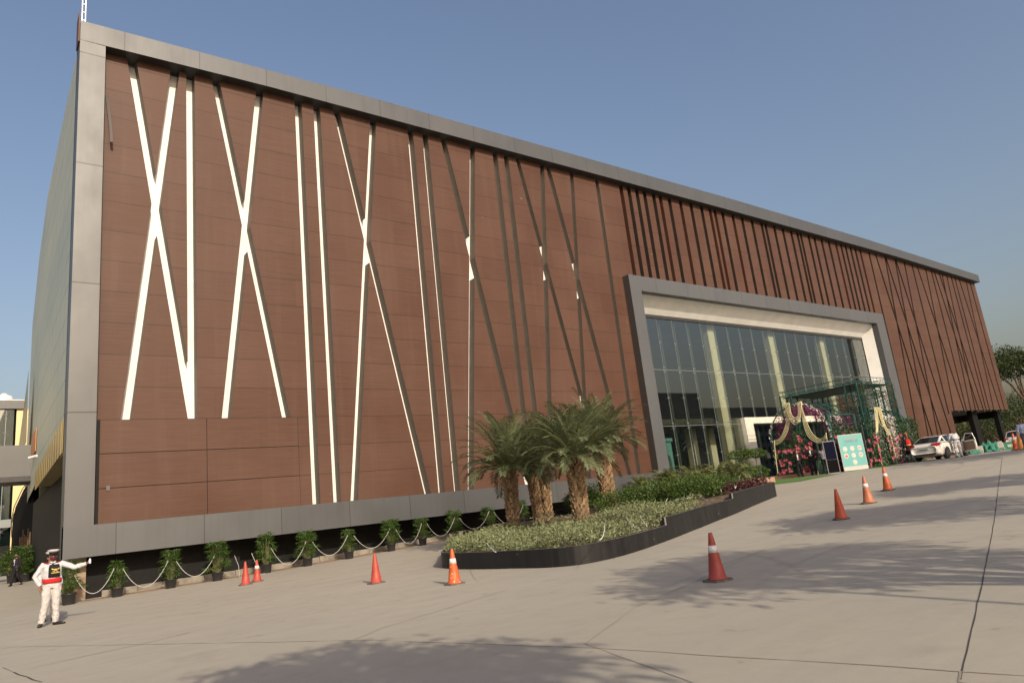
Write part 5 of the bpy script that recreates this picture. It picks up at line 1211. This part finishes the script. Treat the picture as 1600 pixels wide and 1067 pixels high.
def sash(t,c,m,z0,z1,rx,ry,nm='sash'):
    g=MB(); g.tube([V((0,0,z0)),V((0,0,(z0+z1)/2)),V((0,0,z1))],[(rx,ry),(rx+.006,ry+.006),(rx,ry)],26,side=(1,0,0)); return link(nm,g.mesh(nm,m,True),t)
# main guard
gp=G(79,977)
face=math.atan2(gp.x-0,gp.y)  # turned towards the camera
t,c,sh=person('man in white uniform, peaked cap and red sash standing with one arm stretched out',gp,-face*.6,1.80,dict(shL=(-.20,0,1.43),elL=(-.36,.04,1.17),wrL=(-.24,-.02,.95),hdL=(.5,-.1,-.8),hnL=(1,0,0),shR=(.20,0,1.43),elR=(.46,-.06,1.30),wrR=(.70,-.16,1.36),hdR=(.8,-.3,.35),hnR=(0,.5,-1),
    knL=(-.13,-.05,.50),anL=(-.20,-.02,.11),toL=(-.24,-.15,.03),knR=(.09,-.02,.49),anR=(.10,.01,.09),toR=(.27,-.10,.03)),C_WHT,C_TRW,M_SKIN,.008,cap=True,mask=C_MAR,loose=1.02,handcurl=1.0)
sash(t,c,C_RED,.99,1.10,.197,.152)
# bib vest: curved sheet hugging the chest
g=MB(); n=10; rows=[(1.13,-1,1),(1.22,-1,1),(1.34,-1,1),(1.43,-.85,.85)]
for z,a0,a1 in rows:
    for k in range(n+1):
        a=-math.pi/2+(a0+(a1-a0)*k/n)*.62; r_x=.207-.1*max(0,z-1.36); r_y=.168-.35*max(0,z-1.33); g.v.append((r_x*math.cos(a)+.03,r_y*math.sin(a),z))
g.f=[(i*(n+1)+k,i*(n+1)+k+1,(i+1)*(n+1)+k+1,(i+1)*(n+1)+k) for i in range(3) for k in range(n)]; g.m=[0]*len(g.f)
vst=link('vest',g.mesh('vest',C_VEST,True),t); sdm=vst.modifiers.new('s','SOLIDIFY'); sdm.thickness=.008
# winged crest
g=MB(); yy=-.186
cx=.055
g.add([(cx+.025*math.cos(k*.628),yy,1.305+.022*math.sin(k*.628)) for k in range(10)],[tuple(range(10))])
for s in (-1,1):
    g.add([(cx+s*.02,yy,1.315),(cx+s*.085,yy+.008,1.345),(cx+s*.075,yy+.008,1.325),(cx+s*.088,yy+.008,1.318),(cx+s*.02,yy,1.295)],[(0,1,2,3,4)])
    g.add([(cx+s*.01,yy,1.285),(cx+s*.06,yy+.005,1.262),(cx+s*.055,yy+.005,1.250),(cx+s*.005,yy,1.268)],[(0,1,2,3)])
g.box((cx-.085,yy-.001,1.222),(cx+.085,yy+.004,1.240)); cr=link('crest',g.mesh('crest',C_GLD),vst)
for s in (-1,1):
    g=MB(); g.tube([V((s*.10,0,1.478)),V((s*.16,0,1.470)),V((s*.235,.0,1.435))],[(.05,.012),(.052,.012),(.04,.012)],10,side=(0,1,0)); link('epaulette',g.mesh('epaulette',C_RED,True),t)
g=MB(); g.tube([V((0,-.075,1.475)),V((0,-.135,1.42)),V((.01,-.165,1.34))],[(.02,.006),(.018,.006),(.024,.006)],8,side=(1,0,0)); link('necktie',g.mesh('necktie',C_VEST),t)
for s in (-1,1):
    g=MB(); g.tube([V((s*.005,-.105,1.462)),V((s*.05,-.07,1.492)),V((s*.06,.01,1.50))],[.018,.017,.014],7); link('collar',g.mesh('collar',C_WHT,True),t)
# bottle in his hand is a thing of its own
hw=t.location+Matrix.Rotation(-face*.6,3,'Z')@(V((.775,-.205,1.395))*(1.8/1.75)); g=MB(); g.lathe((0,0,-.05),[(.0,0),(.028,.002),(.031,.03),(.031,.09),(.013,.115),(.013,.13),(0,.132)],12); bo=g.build('bottle',mat('clear_plastic',(.55,.6,.65),.15,spec=.8),None,True); bo.location=hw; tag(bo,'small clear plastic bottle held in the outstretched hand of the white uniformed man','bottle')
# second guard half hidden behind
q=ray(76,950); q=q*(23.6/q.y); t,c,sh=person('man in white uniform and cap mostly hidden behind the white uniformed man with outstretched arm',(q.x,q.y,gh(q.x,q.y)),.35,1.76,{},C_WHT,C_TRW,M_SKIN,.012,cap=True)
for s in (-1,1):
    g=MB(); g.tube([V((s*.10,0,1.478)),V((s*.16,0,1.470)),V((s*.235,.0,1.435))],[(.055,.014),(.057,.014),(.045,.014)],10,side=(0,1,0)); link('epaulette',g.mesh('epaulette',C_RED,True),t)
# walking man in black suit at the far left
def suit(t,c,tie=True):
    g=MB(); g.add([(-.045,-.150,1.43),(.045,-.150,1.43),(.012,-.168,1.10),(-.012,-.168,1.10)],[(0,1,2,3)]); link('shirt_front',g.mesh('shirt_front',C_SHW),t)
    if tie: g=MB(); g.add([(-.012,-.160,1.42),(.012,-.160,1.42),(.014,-.176,1.16),(-.014,-.176,1.16)],[(0,1,2,3)]); link('necktie',g.mesh('necktie',C_BLK),t)
q=ray(24,914); q=q*(50/q.y)
t,c,sh=person('man in black suit and tie walking left in front of potted plants',(q.x,50,gh(q.x,50)),-.75,1.74,dict(wrL=(-.20,-.20,.98),elL=(-.26,.06,1.16),knL=(-.10,-.12,.51),anL=(-.10,-.20,.09),toL=(-.11,-.36,.03),knR=(.10,.02,.50),anR=(.11,.30,.16),toR=(.12,.20,.04),wrR=(.22,-.12,.93)),C_BLK,C_BLK,M_SKIN,.012,jacket=True,mask=C_VEST)
suit(t,c)
g=MB(); g.ell((0,0,0),(.10,.16,.15),14,10); g.tube([(0,-.12,.1),(0,-.05,.3),(0,.05,.3),(0,.12,.1)],.015,6); bo=g.build('jacket_over_arm',clothmat('dark_bag',(.03,.03,.035)),None,True); bo.location=V(t.location)+V((.02,-.22,.98)); tag(bo,'dark bag held at the waist of the man walking in a black suit','bag')
# people under the west arch
def at_arch(px,py,Y): q=ray(px,py); q=q*(Y/q.y); return V((q.x,q.y,gh(q.x,q.y)+.0))
t,c,sh=person('woman in black suit with hands folded under the flower arch, leftmost of three people',at_arch(1252,745,23.9),-.9,1.62,dict(elL=(-.24,.02,1.17),wrL=(-.08,-.17,1.13),elR=(.24,.02,1.17),wrR=(.08,-.17,1.13),hdL=(1,-.2,0),hdR=(-1,-.2,0)),C_BLK,C_BLK,M_SKIN2,.013,jacket=True); suit(t,c,False)
t,c,sh=person('man in dark suit and open white shirt looking at his hands under the flower arch',at_arch(1273,741,23.1),-1.1,1.78,dict(elL=(-.25,.0,1.17),wrL=(-.10,-.22,1.17),elR=(.25,.0,1.17),wrR=(.10,-.22,1.17),hdL=(1,-.4,0),hdR=(-1,-.4,0)),C_BLK,C_BLK,M_SKIN2,.013,jacket=True); suit(t,c,False)
t,c,sh=person('person in grey patterned shirt raising a phone beside the dark screen',at_arch(1292,738,22.75),1.9,1.62,dict(elL=(-.24,-.14,1.26),wrL=(-.08,-.26,1.45),elR=(.24,-.14,1.26),wrR=(.08,-.26,1.45),hdL=(.4,-.3,.8),hdR=(-.4,-.3,.8)),C_GREY,C_BLK,M_SKIN,.013)
q=at_arch(1285,739,24.2); g=MB()
for k in range(24):
    a0=k*2*math.pi/24
n=24; pr=[(.10,1.0),(.16,.75),(.30,.4),(.42,.02)]
for rr,z in pr:
    for k in range(n): a=k*2*math.pi/n; q2=1+.12*math.sin(a*7); g.v.append((rr*q2*math.cos(a),rr*q2*math.sin(a),z))
g.f=[(i*n+k,i*n+(k+1)%n,(i+1)*n+(k+1)%n,(i+1)*n+k) for i in range(3) for k in range(n)]+[tuple(range(n))]; g.m=[0]*len(g.f)
g.f=[tuple(reversed(f)) for f in g.f]; o=g.build('draped_stand',C_GREEN,None,True); o.location=q; tag(o,'pale green draped pedestal between the suited man and the person in grey','stand')
# doorman in red
q=ray(1425,721); q=q*(20.9/q.y); t,c,sh=person('doorman in red waistcoat, gold sash and dark kilt standing left of the white sedan',(q.x,q.y,gh(q.x,q.y)),-.7,1.80,{},C_NAVY,C_NAVY,M_SKIN,.013,skirt=.50)
g=MB(); n=8
for z,wd in ((1.10,.16),(1.25,.165),(1.42,.12)):
    for k in range(n+1): a=-math.pi/2+(-1+2*k/n)*.8; g.v.append(((wd+.045)*math.cos(a),(.172-.3*max(0,z-1.3))*math.sin(a),z))
g.f=[(i*(n+1)+k,i*(n+1)+k+1,(i+1)*(n+1)+k+1,(i+1)*(n+1)+k) for i in range(2) for k in range(n)]; g.m=[0]*len(g.f); link('waistcoat',g.mesh('waistcoat',C_RED,True),t); sash(t,c,C_GLD,1.02,1.09,.198,.155)
g=MB(); g.ell((0,-.01,1.74),(.10,.11,.06),14,8).add([(0,.0,1.76),(.03,.0,1.90),(.10,.02,1.86),(.05,.01,1.76)],[(0,1,2,3)]); link('turban',g.mesh('turban',clothmat('orange_turban',(.35,.10,.03)),True),t)
for s in (-1,1):
    g=MB(); g.tube([(s*.12,.01,.08),(s*.115,-.01,.30),(s*.11,-.01,.52)],[.05,.068,.062],10); link('sock',g.mesh('sock',C_WHT,True),t)
# valet in white at the car door
q=ray(1500,712.5); q=q*(17.75/q.y); t,c,sh=person('man in white uniform and black belt bending towards the open sedan door',(q.x,q.y,gh(q.x,q.y)),2.5,1.74,dict(che=(0,-.10,1.28),nek=(0,-.22,1.41),hed=(0,-.32,1.53),shL=(-.19,-.16,1.39),shR=(.19,-.16,1.39),elL=(-.30,-.18,1.13),wrL=(-.30,-.38,.98),elR=(.27,-.2,1.14),wrR=(.24,-.38,1.0),wai=(0,-.02,1.08),knR=(.13,-.06,.5),anR=(.2,.06,.09),toR=(.22,-.1,.03)),C_WHT,C_TRW,M_SKIN,.013)
sash(t,c,C_VEST,1.035,1.075,.184,.142,'belt')
# man at the right edge
q=ray(1606,701); q=q*(14.2/q.y); t,c,sh=person('man in pale blue shirt standing at the right edge of the picture',(q.x,q.y,gh(q.x,q.y)-.02),-.9,1.74,{},C_BLU,clothmat('grey_trousers',(.10,.10,.11)),M_SKIN,.013)
# ------------------------------------------------------------------ trees
def tree(lab,base,hgt,cr,nl,ls,m,seed,group,name='broadleaf_tree',tr=.22,clear=.35,nb=11,proto=None):
    r=random.Random(seed); t=thing(name,lab,'tree',base,0,group); tk=MB(); f=MB()
    fork=hgt*clear; tk.tube([(0,0,-.3),(.05,0,fork*.5),(0,.05,fork)],[tr*1.25,tr,tr*.85],10); ends=[]
    for i in range(nb):
        a=i*2.39996; rr=cr[0]*math.sqrt((i+.5)/nb)*.75; zt=fork+(hgt-fork)*(.35+.5*(1-(rr/cr[0])**2)+r.uniform(-.08,.08)); e=V((rr*math.cos(a),rr*math.sin(a)*cr[1]/cr[0],zt)); mid=V((e.x*.4,e.y*.4,fork+(zt-fork)*.45)); tk.tube([(0,0,fork*.92),mid,e],[tr*.5,tr*.28,tr*.08],6); ends.append(e)
        for k in range(3): q=e+rdir(r)*cr[0]*.28; tk.tube([mid.lerp(e,.6),q],[tr*.12,tr*.04],4)
    for e in ends:
        s=cr[0]*r.uniform(.30,.44); cloud(f,e,(s,s,s*.62),int(nl/nb),ls,ls*.42,r,0,.25,.1,-.8)
    tk.build('trunk',M_BARK,t,True); f.build('crown',m,t); return t
L_TREED=leafmat('dark_tree_leaf',(.025,.045,.012),(.065,.09,.028),.55)
# trees that shade the forecourt (behind the photographer)
def sh_at(x,y,h): # where must something of height h above ground stand to throw its shadow on x,y
    return V((x-SUN.x/-SUN.z*h,y-SUN.y/-SUN.z*h,0))
def shade_tree(x,y,hc,hgt,cr,seed,lab,nl=11000,ls=.30):
    p=sh_at(x,y,hc); return tree(lab,(p.x,p.y,gh(p.x,p.y)),hgt,cr,nl,ls,L_TREE,seed,'shade trees on the street side',clear=.42)
shade_tree(11.0,7.0,6.0,7.8,(3.1,2.5),201,'shade tree behind the camera right of the lamp pole',6500,.25)
shade_tree(2.7,6.3,5.6,7.2,(3.0,2.9),202,'broad shade tree directly behind the camera',7500,.25)
shade_tree(18.6,8.8,6.2,7.8,(3.0,2.3),203,'shade tree further right along the street side',6000,.25)
shade_tree(25.2,9.8,6.6,8.2,(2.8,2.1),204,'shade tree at the far right of the street side',6000,.25)
shade_tree(44.0,14.5,7.4,9.4,(6.5,2.4),205,'wide shade tree beyond the forecourt on the right',11000,.34)
p=sh_at(9.35,6.8,6.5); lp=thing('lamp_pole','thin grey lamp pole behind the camera','lamp post',(p.x,p.y,gh(p.x,p.y)))
MB().tube([(0,0,0),(0,0,6.5)],[.06,.04],8).build('pole',M_SIDE,lp); MB().box((-.15,-.35,6.45),(.15,.35,6.55)).build('lamp_head',M_SIDE,lp)
# building over the road, seen as the dark skyline in the glass
ob=thing('opposite_building','plain concrete block across the road that shows as a dark skyline in the glass','building',(130,-55,-2))
M_OB=mat('opposite_wall',(.22,.2,.18),.8,noise=.15,nscale=.3); M_OW=mat('opposite_window',(.03,.035,.04),.2)
wpart(MB().box((60,-90,-3),(128,-55,18.5)).box((128.1,-88,-3),(154,-54,23.5)).box((154.1,-92,-3),(250,-57,20)),'block_wall',M_OB,ob)
for j in range(5):
    g=MB()
    for i in range(40): g.box((62+i*4,-53.98 if 128<62+i*4<150 else (-54.98 if 62+i*4<126 else -56.98),j*3.2),(64.4+i*4,-53.9 if 128<62+i*4<150 else (-54.9 if 62+i*4<126 else -56.9),1.8+j*3.2))
    wpart(g,'window_row',M_OW,ob)
# trees beyond the hall on the right
def far_tree(px,py,Y,hgt,cr,seed,lab,m=L_TREEF,nl=3200,ls=.45,clear=.25): 
    q=ray(px,py); q=q*(Y/q.y); z=gh(q.x,q.y)-.5; return tree(lab,(q.x,q.y,z),hgt,cr,nl,ls,m,seed,'trees beyond the hall',clear=clear,tr=.28)
far_tree(1606,640,34.5,15.2,(6.2,5.5),301,'tall spreading tree whose crown reaches in from the right edge against the sky',L_TREED,10000,.40,.55)
far_tree(1600,660,39,9.6,(7.5,6),302,'bushy tree below the tall spreading tree at the right edge',L_TREED,5200,.42,.15)
far_tree(1572,670,46,9.0,(8,6),303,'dark tree seen right of the outer dark column',L_TREED,4200,.45,.12)
far_tree(1545,680,50,8.8,(8,6),304,'dark tree seen between the two dark columns',L_TREED,4200,.45,.12)
far_tree(1522,680,52,8.4,(8,6),305,'tree hidden partly by the wider dark column',L_TREED,3600,.45,.12)
far_tree(1500,685,50,7.6,(7,6),306,'yellowish tree seen left of the wider dark column under the overhang',L_TREEF,3600,.45,.12)
far_tree(1484,690,55,8.0,(7,6),307,'yellowish tree behind the brown wall end under the overhang',L_TREEF,3000,.45,.12)
far_tree(1593,690,60,10,(9,6),308,'dark tree behind the far white hatchback',L_TREED,4200,.5,.1)
